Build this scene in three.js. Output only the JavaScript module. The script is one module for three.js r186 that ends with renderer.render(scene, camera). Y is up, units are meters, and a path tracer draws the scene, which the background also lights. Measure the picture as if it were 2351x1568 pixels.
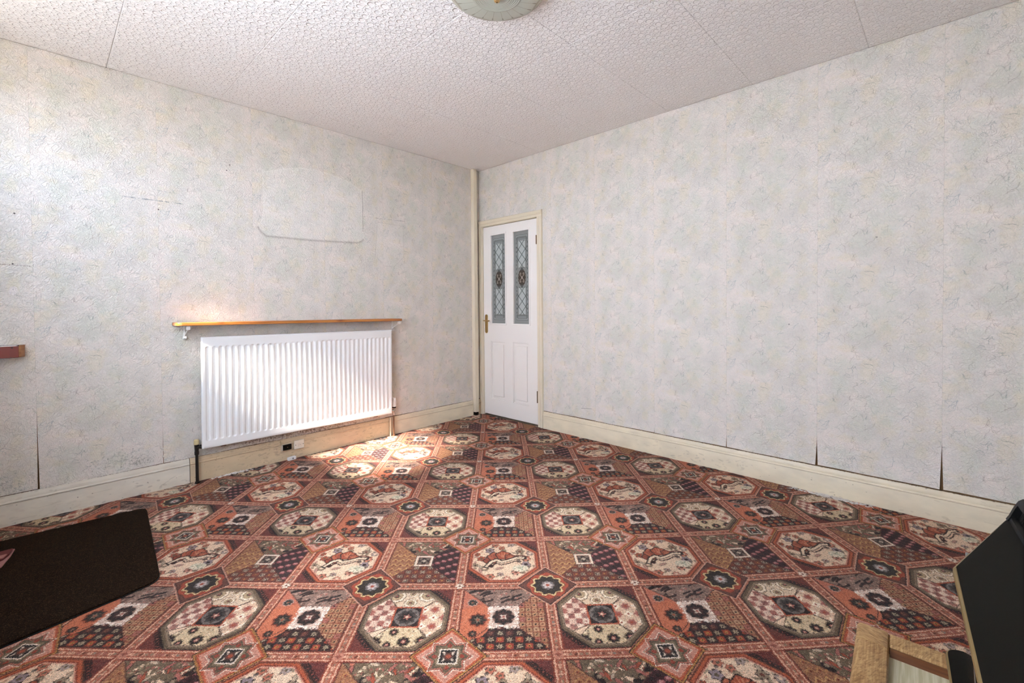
import * as THREE from 'three';
import { mergeGeometries, toCreasedNormals } from 'three/addons/utils/BufferGeometryUtils.js';
import { RoundedBoxGeometry } from 'three/addons/geometries/RoundedBoxGeometry.js';
import { RectAreaLightUniformsLib } from 'three/addons/lights/RectAreaLightUniformsLib.js';

// ---------------------------------------------------------------- camera, sky, sun, exposure
RectAreaLightUniformsLib.init();
const scene = new THREE.Scene();
const W = 2351, H0 = 1568, FPX = 1038.9;
const camera = new THREE.PerspectiveCamera(2 * Math.atan(H0 / 2 / FPX) * 180 / Math.PI, W / H0, 0.05, 200);
camera.setViewOffset(W, H0, 0, 62, W, H0);           // shift lens: the photograph keeps its uprights upright
{
  const yaw = 0.804635, pitch = 0.0177193, roll = -0.0084835;
  const f = new THREE.Vector3(Math.sin(yaw) * Math.cos(pitch), -Math.sin(pitch), -Math.cos(yaw) * Math.cos(pitch));
  const r = new THREE.Vector3(Math.cos(yaw), 0, Math.sin(yaw)), u = new THREE.Vector3().crossVectors(r, f);
  const c = Math.cos(roll), s = Math.sin(roll);
  const r2 = r.clone().multiplyScalar(c).addScaledVector(u, s), u2 = u.clone().multiplyScalar(c).addScaledVector(r, -s);
  camera.position.set(-3.2639, 1.1476, 3.6184);
  camera.quaternion.setFromRotationMatrix(new THREE.Matrix4().makeBasis(r2, u2, f.clone().negate()));
}
{ // bright hazy sky, cool overhead, paler towards the horizon; one tone below it
  const w = 64, h = 64, d = new Float32Array(w * h * 4);
  for (let y = 0; y < h; y++) {
    const e = (y + 0.5) / h * 180 - 90, t = Math.min(1, Math.max(0, e / 60));
    const c = e < 0 ? [0.40, 0.39, 0.37] : [0.84 - 0.30 * t, 1.01 - 0.14 * t, 1.30 + 0.10 * t];
    for (let x = 0; x < w; x++) { const o = (y * w + x) * 4; d[o] = c[0]; d[o + 1] = c[1]; d[o + 2] = c[2]; d[o + 3] = 1; }
  }
  const t = new THREE.DataTexture(d, w, h, THREE.RGBAFormat, THREE.FloatType);
  t.mapping = THREE.EquirectangularReflectionMapping; t.magFilter = THREE.LinearFilter; t.needsUpdate = true;
  scene.background = t; scene.backgroundIntensity = 11.2;
}
const sun = new THREE.DirectionalLight(0xfff7ee, 48);
sun.position.set(-3.75 - 7.5, 2.1 + 6.4, 1.2 + 1.35); sun.target.position.set(-3.75, 2.1, 1.2);
sun.shadow.radius = 16; sun.castShadow = true;
sun.shadow.mapSize.set(2048, 2048);
Object.assign(sun.shadow.camera, { left: -6, right: 6, top: 6, bottom: -6, near: 0.5, far: 30 });
scene.add(sun, sun.target);
const renderer = new THREE.WebGLRenderer({ antialias: true });
renderer.toneMapping = THREE.LinearToneMapping;
renderer.toneMappingExposure = 1.31;
renderer.shadowMap.enabled = true;

// ---------------------------------------------------------------- helpers
const used = new Map();
const numbered = (n) => { const k = used.get(n) ?? 0; used.set(n, k + 1); return k ? `${n}_${String(k).padStart(3, '0')}` : n; };
function rng(seed) { let s = seed | 0; return () => { s = (s + 0x6d2b79f5) | 0; let t = Math.imul(s ^ (s >>> 15), 1 | s); t = (t + Math.imul(t ^ (t >>> 7), 61 | t)) ^ t; return ((t ^ (t >>> 14)) >>> 0) / 4294967296; }; }
const V = (x, y, z) => new THREE.Vector3(x, y, z);
const merged = (g) => { if (!Array.isArray(g)) return g; if (g.length === 1) return g[0]; return mergeGeometries(g.map((q) => { const n = q.index ? q.toNonIndexed() : q; for (const k of Object.keys(n.attributes)) if (!['position', 'normal', 'uv'].includes(k)) n.deleteAttribute(k); return n; })); };
function part(name, geos, mat, parent, label) {
  const m = new THREE.Mesh(merged(geos), mat);
  m.name = parent === scene ? numbered(name) : childName(parent, name);
  if (label) m.userData.label = label;
  parent.add(m); return m;
}
function childName(parent, name) { const c = (parent.userData.__n ??= {}); const k = c[name] ?? 0; c[name] = k + 1; return k ? `${name}_${String(k).padStart(3, '0')}` : name; }
function thing(name, label, category, pos = [0, 0, 0], group) {
  const o = new THREE.Group(); o.name = numbered(name); o.position.set(...pos); scene.add(o);
  o.userData.label = label; o.userData.category = category; if (group) o.userData.group = group; return o;
}
function structure(name, pos = [0, 0, 0], label) { const o = new THREE.Group(); o.name = numbered(name); o.position.set(...pos); o.userData.kind = 'structure'; if (label) o.userData.label = label; scene.add(o); return o; }
function solid(name, geos, mat, label) { const m = part(name, geos, mat, scene); m.userData.kind = 'structure'; if (label) m.userData.label = label; return m; }
const box = (x0, x1, y0, y1, z0, z1) => new THREE.BoxGeometry(x1 - x0, y1 - y0, z1 - z0).translate((x0 + x1) / 2, (y0 + y1) / 2, (z0 + z1) / 2);
const rbox = (x0, x1, y0, y1, z0, z1, r = 0.003, s = 2) => new RoundedBoxGeometry(x1 - x0, y1 - y0, z1 - z0, s, Math.min(r, (x1 - x0) / 2.01, (y1 - y0) / 2.01, (z1 - z0) / 2.01)).translate((x0 + x1) / 2, (y0 + y1) / 2, (z0 + z1) / 2);
const cyl = (r0, r1, h, x, y, z, seg = 24, axis = 'y') => { const g = new THREE.CylinderGeometry(r1, r0, h, seg); if (axis === 'x') g.rotateZ(-Math.PI / 2); if (axis === 'z') g.rotateX(Math.PI / 2); return g.translate(x, y, z); };
const tube = (pts, r, seg = 24, rs = 10) => new THREE.TubeGeometry(new THREE.CatmullRomCurve3(pts.map((p) => V(...p))), seg, r, rs, false);
const poly = (pts) => { const s = new THREE.Shape(); pts.forEach((p, i) => (i ? s.lineTo(...p) : s.moveTo(...p))); s.closePath(); return s; };
const extr = (s, depth, bevel = 0, seg = 2) => new THREE.ExtrudeGeometry(s, { depth: depth - 2 * bevel, bevelEnabled: bevel > 0, bevelSize: bevel, bevelThickness: bevel, bevelOffset: -bevel, bevelSegments: seg, curveSegments: 12 }).translate(0, 0, bevel);
// flat shapes drawn as (along z, height) put on the right wall: their front looks into the room (-x)
const onRight = (g, x = 0) => g.applyMatrix4(new THREE.Matrix4().makeBasis(V(0, 0, 1), V(0, 1, 0), V(-1, 0, 0))).translate(x, 0, 0);
// plan outlines (x, z) raised from y0 upward
const plan = (pts, y0, h, bevel = 0, seg = 2) => { const s = poly(pts.map(([x, z]) => [x, -z])); return extr(s, h, bevel, seg).rotateX(-Math.PI / 2).translate(0, y0, 0); };
function roundedPlan(pts, r, n = 7) { // plan polygon with rounded corners; r a number or one per corner
  const out = [], N = pts.length;
  pts.forEach((p, i) => {
    const q = Array.isArray(r) ? r[i] : r, a = pts[(i + N - 1) % N], b = pts[(i + 1) % N];
    if (!q) return out.push(p);
    const da = Math.hypot(a[0] - p[0], a[1] - p[1]), db = Math.hypot(b[0] - p[0], b[1] - p[1]);
    const s = [p[0] + (a[0] - p[0]) / da * q, p[1] + (a[1] - p[1]) / da * q], e = [p[0] + (b[0] - p[0]) / db * q, p[1] + (b[1] - p[1]) / db * q];
    for (let k = 0; k <= n; k++) { const t = k / n, m = 1 - t; out.push([m * m * s[0] + 2 * m * t * p[0] + t * t * e[0], m * m * s[1] + 2 * m * t * p[1] + t * t * e[1]]); }
  });
  return out;
}
// a moulding: profile [out, up] run from p0 along dir; uv in metres
function run(profile, p0, dir, out, len, caps = true) {
  const P = [], U = [], d = V(...dir), o = V(...out), a0 = V(...p0), at = (q, t) => a0.clone().addScaledVector(d, t).addScaledVector(o, q[0]).add(V(0, q[1], 0));
  const flip = d.clone().cross(V(0, 1, 0)).dot(o) < 0;
  const tri = (a, b, c, ua, ub, uc) => { const l = flip ? [[a, ua], [c, uc], [b, ub]] : [[a, ua], [b, ub], [c, uc]]; for (const [p, u] of l) { P.push(p.x, p.y, p.z); U.push(...u); } };
  let s = 0;
  for (let i = 0; i + 1 < profile.length; i++) {
    const q = profile[i], q2 = profile[i + 1], l = Math.hypot(q2[0] - q[0], q2[1] - q[1]);
    const A = at(q, 0), B = at(q, len), C = at(q2, len), D = at(q2, 0);
    tri(A, B, C, [0, s], [len, s], [len, s + l]); tri(A, C, D, [0, s], [len, s + l], [0, s + l]); s += l;
  }
  if (caps) { const tris = THREE.ShapeUtils.triangulateShape(profile.map((p) => new THREE.Vector2(...p)), []); for (const [t, f] of [[0, 1], [len, 0]]) for (const [i, j, k] of tris) { const a = at(profile[i], t), b = at(profile[j], t), c = at(profile[k], t); f ? tri(a, b, c, [0, 0], [0, 0], [0, 0]) : tri(a, c, b, [0, 0], [0, 0], [0, 0]); } }
  const g = new THREE.BufferGeometry();
  g.setAttribute('position', new THREE.Float32BufferAttribute(P, 3)); g.setAttribute('uv', new THREE.Float32BufferAttribute(U, 2));
  g.computeVertexNormals(); return toCreasedNormals(g, 0.6);
}
// ---- noise and textures
function hash2(x, y, s) { let h = Math.imul(x, 374761393) + Math.imul(y, 668265263) + Math.imul(s, 2147483647 - 61); h = Math.imul(h ^ (h >>> 13), 1274126177); return ((h ^ (h >>> 16)) >>> 0) / 4294967296; }
function vnoise(x, y, per, s) { // value noise, repeats every per
  const xi = Math.floor(x), yi = Math.floor(y), fx = x - xi, fy = y - yi, u = fx * fx * (3 - 2 * fx), v = fy * fy * (3 - 2 * fy);
  const m = (a) => ((a % per) + per) % per, x0 = m(xi), x1 = m(xi + 1), y0 = m(yi), y1 = m(yi + 1);
  const a = hash2(x0, y0, s), b = hash2(x1, y0, s), c = hash2(x0, y1, s), d = hash2(x1, y1, s);
  return a + (b - a) * u + (c - a) * v + (a - b - c + d) * u * v;
}
function fbm(x, y, per, oct, s) { let t = 0, a = 0.5, n = 0; for (let i = 0; i < oct; i++) { t += a * vnoise(x, y, per, s + i); n += a; a *= 0.5; x *= 2; y *= 2; per *= 2; } return t / n; }
const canvas = (w, h) => { const c = document.createElement('canvas'); c.width = w; c.height = h; return [c, c.getContext('2d')]; };
function texture(c, srgb = true) { const t = new THREE.CanvasTexture(c); if (srgb) t.colorSpace = THREE.SRGBColorSpace; t.wrapS = t.wrapT = THREE.RepeatWrapping; t.magFilter = THREE.LinearFilter; return t; }
function grey(n, fn) { // height map n x n, values 0..1
  const d = new Uint8Array(n * n * 4);
  for (let y = 0; y < n; y++) for (let x = 0; x < n; x++) { const v = Math.max(0, Math.min(255, Math.round(fn(x / n, y / n, x, y) * 255))), o = (y * n + x) * 4; d[o] = d[o + 1] = d[o + 2] = v; d[o + 3] = 255; }
  const t = new THREE.DataTexture(d, n, n); t.wrapS = t.wrapT = THREE.RepeatWrapping; t.magFilter = THREE.LinearFilter; t.needsUpdate = true; return t;
}
const rep = (t, u, v = u) => { const c = t.clone(); c.repeat.set(u, v); c.needsUpdate = true; return c; };
const hex = (h) => [parseInt(h.slice(1, 3), 16), parseInt(h.slice(3, 5), 16), parseInt(h.slice(5, 7), 16)];
function grain(c, g, amount, fn) { // multiply every pixel by a noise value
  const im = g.getImageData(0, 0, c.width, c.height), d = im.data;
  for (let y = 0; y < c.height; y++) for (let x = 0; x < c.width; x++) { const o = (y * c.width + x) * 4, k = 1 + amount * (fn(x, y) - 0.5) * 2; d[o] = Math.min(255, d[o] * k); d[o + 1] = Math.min(255, d[o + 1] * k); d[o + 2] = Math.min(255, d[o + 2] * k); }
  g.putImageData(im, 0, 0);
}
const std = (o) => new THREE.MeshStandardMaterial(o), phy = (o) => new THREE.MeshPhysicalMaterial(o);

// ---------------------------------------------------------------- room sizes (metres): corner at the origin, left wall z = 0, right wall x = 0
const RX = -3.75, RZ = 4.4, CH = 2.589, SK = 0.16;
const WIN = { z0: 0.30, z1: 1.26, y0: 0.85, y1: 2.44, t: 1.90 }, WIN2 = { z0: 1.60, z1: 3.05, y0: 0.80, y1: 2.40 };
const M = {
  plaster: std({ color: 0x80603f, roughness: 0.95 }),
  white: std({ color: 0xf0ede6, roughness: 0.45 }),
  upvc: std({ color: 0xf2f2f0, roughness: 0.35 }),
  brass: std({ color: 0xdcc08a, roughness: 0.36, metalness: 1 }),
  darkMetal: std({ color: 0x2a211b, roughness: 0.5, metalness: 0.7 }),
  chrome: std({ color: 0xd8d8d6, roughness: 0.25, metalness: 1 }),
  blackPlastic: phy({ color: 0x0a0a09, roughness: 0.5, specularIntensity: 0.4 }),
};

// ================================================================= surfaces
// ---- wallpaper: one repeat, 0.53 m square
const TILE = 1024;
function wallpaperTile() {
  const [c, g] = canvas(TILE, TILE), r = rng(11), im = g.createImageData(TILE, TILE), d = im.data;
  for (let y = 0; y < TILE; y++) for (let x = 0; x < TILE; x++) {
    const u = x / TILE, v = y / TILE, o = (y * TILE + x) * 4;
    const n = fbm(u * 6, v * 6, 6, 5, 3), m = fbm(u * 5, v * 5, 5, 4, 20), k = fbm(u * 7, v * 7, 7, 4, 40), f = vnoise(u * 300, v * 300, 300, 60);
    const ramp = (t, a, b) => Math.max(0, Math.min(1, (t - a) / (b - a)));
    let R = 229, G = 220, B = 209;
    const gr = ramp(m, 0.5, 0.68), oc = ramp(k, 0.52, 0.72), pk = ramp(n, 0.52, 0.7);
    R += -7 * gr + 1 * oc + 1 * pk; G += -3 * gr - 1 * oc - 2 * pk; B += -6 * gr - 8 * oc - 2 * pk;
    const s = 1 + (n - 0.5) * 0.12 + (f - 0.5) * 0.06;
    d[o] = R * s; d[o + 1] = G * s; d[o + 2] = B * s; d[o + 3] = 255;
  }
  g.putImageData(im, 0, 0);
  const stroke = (pts, w, col) => { g.strokeStyle = col; g.lineWidth = w; g.lineCap = 'round'; for (const ox of [-TILE, 0, TILE]) for (const oy of [-TILE, 0, TILE]) { g.beginPath(); pts.forEach((p, i) => (i ? g.lineTo(p[0] + ox, p[1] + oy) : g.moveTo(p[0] + ox, p[1] + oy))); g.stroke(); } };
  const cols = ['rgba(104,118,106,', 'rgba(120,120,100,', 'rgba(98,112,116,', 'rgba(128,112,98,'];
  const walk = (x, y, a, n, st) => { const p = [[x, y]]; for (let i = 0; i < n; i++) { a += (r() - 0.5) * 1.3; x += Math.cos(a) * st; y += Math.sin(a) * st; p.push([x, y]); } return p; };
  for (let i = 0; i < 9; i++) for (let j = 0; j < 9; j++) { // printed cracks, dark
    if (r() < 0.16) continue;
    const x = (i + r()) * TILE / 9, y = (j + r()) * TILE / 9, col = cols[Math.floor(r() * 4)], k = 1 + Math.floor(r() * 4), a0 = r() * 6.28, al = 0.12 + r() * 0.22;
    for (let q = 0; q < k; q++) {
      const p = walk(x + (r() - 0.5) * 26, y + (r() - 0.5) * 26, a0 + (r() - 0.5) * 2.2, 3 + Math.floor(r() * 7), 8 + r() * 7);
      stroke(p, 2.0 + r() * 2.8, col + al.toFixed(2) + ')');
      if (r() < 0.6) { const b = p[Math.floor(p.length / 2)]; stroke(walk(b[0], b[1], r() * 6.28, 2 + Math.floor(r() * 3), 8), 1.8 + r() * 2, col + (al * 0.8).toFixed(2) + ')'); }
    }
  }
  for (let i = 0; i < 260; i++) stroke(walk(r() * TILE, r() * TILE, r() * 6.28, 4 + Math.floor(r() * 6), 7), 1.4 + r() * 1.2, 'rgba(240,234,226,' + (0.25 + r() * 0.3).toFixed(2) + ')');
  for (let i = 0; i < 900; i++) stroke(walk(r() * TILE, r() * TILE, r() * 6.28, 1 + Math.floor(r() * 3), 5), 1.2 + r() * 1.4, cols[Math.floor(r() * 4)] + (0.10 + r() * 0.16).toFixed(2) + ')');
  return c;
}
const paperTile = wallpaperTile();
// embossed crackle of the paper
const emboss = (() => {
  const n = 1024;
  return grey(n, (u, v) => {
    const wx = fbm(u * 12, v * 12, 12, 3, 71) - 0.5, wy = fbm(u * 12, v * 12, 12, 3, 81) - 0.5;
    const a = Math.abs(vnoise(u * 46 + wx * 6, v * 46 + wy * 6, 46, 91) - 0.5) * 2, b = Math.abs(vnoise(u * 74 + wy * 7, v * 74 + wx * 7, 74, 95) - 0.5) * 2;
    const ridge = Math.max(Math.pow(1 - a, 5), 0.7 * Math.pow(1 - b, 4.5));
    return 0.15 + 0.7 * ridge + 0.15 * vnoise(u * 160, v * 160, 160, 99);
  });
})();
// the paper of a whole wall: strips of the repeat, then that wall's own stains, in metres from its corner
function wallPaint(len, seams, sign, stains) {
  const w = 2048, k = w / len, h = Math.round(CH * k), [c, g] = canvas(w, h), X = (s) => sign > 0 ? s * k : w + s * k, Y = (y) => h - y * k;
  const t = 0.53 * k;
  seams.forEach((s, i) => { const e = seams[i + 1]; if (e === undefined) return; const x0 = X(s), x1 = X(e); g.save(); g.beginPath(); g.rect(x0, 0, x1 - x0, h); g.clip(); for (let y = -t * ((i * 0.37) % 1); y < h; y += t) g.drawImage(paperTile, x0 - 1, y, x1 - x0 + 2, t + 1); g.restore(); });
  stains?.(g, X, Y, k, w, h);
  return c;
}
const speck = (g, r, n, x, y, sx, sy, col, s0, s1, a0, a1) => { for (let i = 0; i < n; i++) { const q = () => (r() + r() + r() - 1.5) / 1.5; g.fillStyle = `rgba(${col},${(a0 + r() * (a1 - a0)).toFixed(3)})`; g.beginPath(); g.ellipse(x + q() * sx, y + q() * sy, s0 + r() * (s1 - s0), s0 + r() * (s1 - s0), 0, 0, 6.3); g.fill(); } };
const SEAM_L = [-3.80, -3.293, -2.74, -2.195, -1.672, -1.15, -0.616, -0.09, 0.44], SEAM_R = [-0.07, 0.46, 0.985, 1.458, 1.994, 2.525, 3.05, 3.602, 4.13, 4.66];
const LEFT_LEN = 3.75, RIGHT_LEN = 4.4;
const leftPaint = wallPaint(LEFT_LEN, SEAM_L, -1, (g, X, Y, k) => {
  const r = rng(5);
  // outline left by a mirror that hung here: cleaner paper within, a dirt line along its lower edge
  const outline = [[-2.123, 2.147], [-1.98, 2.20], [-1.852, 2.235], [-1.73, 2.243], [-1.612, 2.232], [-1.47, 2.205], [-1.352, 2.15], [-1.345, 1.80], [-1.33, 1.765], [-1.345, 1.725], [-1.394, 1.705], [-1.75, 1.69], [-2.105, 1.688], [-2.14, 1.715], [-2.158, 1.75], [-2.135, 1.79], [-2.122, 1.88]];
  const path = () => { g.beginPath(); outline.forEach((p, i) => (i ? g.lineTo(X(p[0]), Y(p[1])) : g.moveTo(X(p[0]), Y(p[1])))); g.closePath(); };
  g.fillStyle = 'rgba(250,245,240,0.25)'; path(); g.fill();
  g.save(); path(); g.clip(); speck(g, r, 900, X(-1.75), Y(1.95), k * 0.5, k * 0.35, '250,243,236', 1, 7, 0.03, 0.10); g.restore();
  g.lineJoin = 'round'; g.strokeStyle = 'rgba(250,244,236,0.30)'; g.lineWidth = 5; path(); g.stroke();
  for (const [w, al] of [[14, 0.07], [8, 0.10], [4, 0.14]]) { g.strokeStyle = `rgba(112,92,78,${al})`; g.lineWidth = w; g.beginPath(); [[-1.335, 1.735], [-1.36, 1.712], [-1.394, 1.70], [-1.75, 1.684], [-2.105, 1.682], [-2.145, 1.712], [-2.162, 1.745]].forEach((p, i) => (i ? g.lineTo(X(p[0]), Y(p[1])) : g.moveTo(X(p[0]), Y(p[1])))); g.stroke(); }
  g.strokeStyle = 'rgba(112,96,84,0.28)'; g.lineWidth = 3; g.beginPath(); g.moveTo(X(-1.34), Y(1.8)); g.lineTo(X(-1.342), Y(2.15)); g.stroke();
  const oval = [[-1.203, 1.90], [-0.943, 1.893], [-0.938, 1.613], [-1.039, 1.519], [-1.149, 1.52], [-1.225, 1.611]];
  g.beginPath(); oval.forEach((p, i) => (i ? g.lineTo(X(p[0]), Y(p[1])) : g.moveTo(X(p[0]), Y(p[1])))); g.closePath(); g.fillStyle = 'rgba(246,238,230,0.14)'; g.fill(); g.strokeStyle = 'rgba(110,96,84,0.14)'; g.lineWidth = 2; g.stroke();
  const line = (a, b, col, w, gaps) => { const n = 30; for (let i = 0; i < n; i++) { if (r() < gaps) continue; g.strokeStyle = `rgba(${col},${(0.15 + r() * 0.38).toFixed(2)})`; g.lineWidth = w * (0.5 + r()); g.beginPath(); g.moveTo(X(a[0] + (b[0] - a[0]) * i / n), Y(a[1] + (b[1] - a[1]) * i / n)); g.lineTo(X(a[0] + (b[0] - a[0]) * (i + 1) / n), Y(a[1] + (b[1] - a[1]) * (i + 1) / n)); g.stroke(); } };
  line([-2.923, 1.838], [-2.608, 1.838], '84,90,96', 3, 0.25); line([-2.76, 1.906], [-2.66, 1.898], '90,92,96', 1.6, 0.2); line([-1.33, 1.93], [-0.92, 1.942], '104,94,84', 2, 0.25); line([-3.42, 1.395], [-3.30, 1.39], '110,84,70', 3, 0.15);
  for (const [x, y] of [[-2.335, 2.152], [-2.354, 2.111], [-3.356, 1.671], [-2.737, 1.783], [-3.367, 1.399], [-3.368, 1.263]]) { g.fillStyle = 'rgba(48,36,28,0.85)'; g.beginPath(); g.arc(X(x), Y(y), 1.9, 0, 6.3); g.fill(); }
  g.fillStyle = 'rgba(238,228,222,0.8)'; g.beginPath(); g.ellipse(X(-3.368), Y(1.255), 9, 13, 0.2, 0, 6.3); g.fill();
  // mould and scuffs low on the wall
  speck(g, r, 420, X(-3.45), Y(0.20), k * 0.28, k * 0.10, '72,80,76', 0.6, 2.0, 0.06, 0.24);
  speck(g, r, 260, X(-2.95), Y(0.24), k * 0.22, k * 0.09, '92,92,76', 0.8, 3, 0.05, 0.20);
  speck(g, r, 160, X(-2.86), Y(0.20), k * 0.10, k * 0.04, '84,80,64', 0.8, 2.2, 0.06, 0.20);
  speck(g, r, 1600, X(-1.85), Y(0.20), k * 0.75, k * 0.06, '86,62,44', 0.8, 3.4, 0.08, 0.30);
  speck(g, r, 500, X(-0.10), Y(1.25), k * 0.05, k * 1.2, '96,76,58', 0.8, 3, 0.03, 0.14);
});
const rightPaint = wallPaint(RIGHT_LEN, SEAM_R, 1, (g, X, Y, k) => {
  const r = rng(8);
  speck(g, r, 500, X(0.03), Y(1.3), k * 0.05, k * 1.2, '104,82,62', 0.8, 3, 0.03, 0.14);
  g.strokeStyle = 'rgba(110,100,90,0.5)'; g.lineWidth = 1.6; g.beginPath(); g.moveTo(X(1.31), Y(0.25)); g.lineTo(X(1.42), Y(0.262)); g.stroke();
  for (const [x, y] of [[3.9, 1.3], [2.9, 1.02], [3.33, 1.52]]) { g.fillStyle = 'rgba(90,84,76,0.5)'; g.beginPath(); g.arc(X(x), Y(y), 2, 0, 6.3); g.fill(); }
});
M.paperLeft = std({ map: texture(leftPaint), roughness: 0.82, bumpMap: rep(emboss, LEFT_LEN / 0.53, CH / 0.53), bumpScale: 0.0036 });
M.paperRight = std({ map: texture(rightPaint), roughness: 0.82, bumpMap: rep(emboss, RIGHT_LEN / 0.53, CH / 0.53), bumpScale: 0.003 });
M.paperPlain = std({ map: rep(texture(paperTile), 1, 1), roughness: 0.82 });

// ---- polystyrene ceiling tiles: embossed bubbles
const bubbles = (() => {
  const n = 1024, h = new Float32Array(n * n), r = rng(21), S = n / 0.585;
  const disc = (cx, cy, R, top) => { for (let y = -R - 1 | 0; y <= R + 1; y++) for (let x = -R - 1 | 0; x <= R + 1; x++) { const d = Math.hypot(x, y * 1.0) / R; if (d > 1) continue; const X = ((cx + x | 0) % n + n) % n, Y = ((cy + y | 0) % n + n) % n, t = Math.min(1, (1 - d) / 0.34), q = top * (t * t * (3 - 2 * t)) * (0.9 + 0.1 * d); if (q > h[Y * n + X]) h[Y * n + X] = q; } };
  const placed = [];
  const fill = (count, r0, r1, gap, top) => { for (let i = 0, k = 0; i < count * 30 && k < count; i++) { const R = r0 + r() * (r1 - r0), x = r() * n, y = r() * n; let ok = true; for (const p of placed) { let dx = Math.abs(p[0] - x), dy = Math.abs(p[1] - y); if (dx > n / 2) dx = n - dx; if (dy > n / 2) dy = n - dy; if (dx * dx + dy * dy < (p[2] + R + gap) ** 2) { ok = false; break; } } if (!ok) continue; placed.push([x, y, R]); disc(x, y, R, top); k++; } };
  fill(170, S * 0.012, S * 0.0175, 4, 1); fill(420, S * 0.0065, S * 0.010, 4, 0.85); fill(1500, S * 0.0032, S * 0.0052, 2, 0.6);
  return grey(n, (u, v, x, y) => 0.1 + 0.8 * h[y * n + x] + 0.06 * vnoise(u * 200, v * 200, 200, 7));
})();
M.tile = std({ color: 0xf6f0ea, roughness: 0.7, bumpMap: rep(bubbles, 1 / 0.585, 1 / 0.585), bumpScale: -0.0055 });

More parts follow.
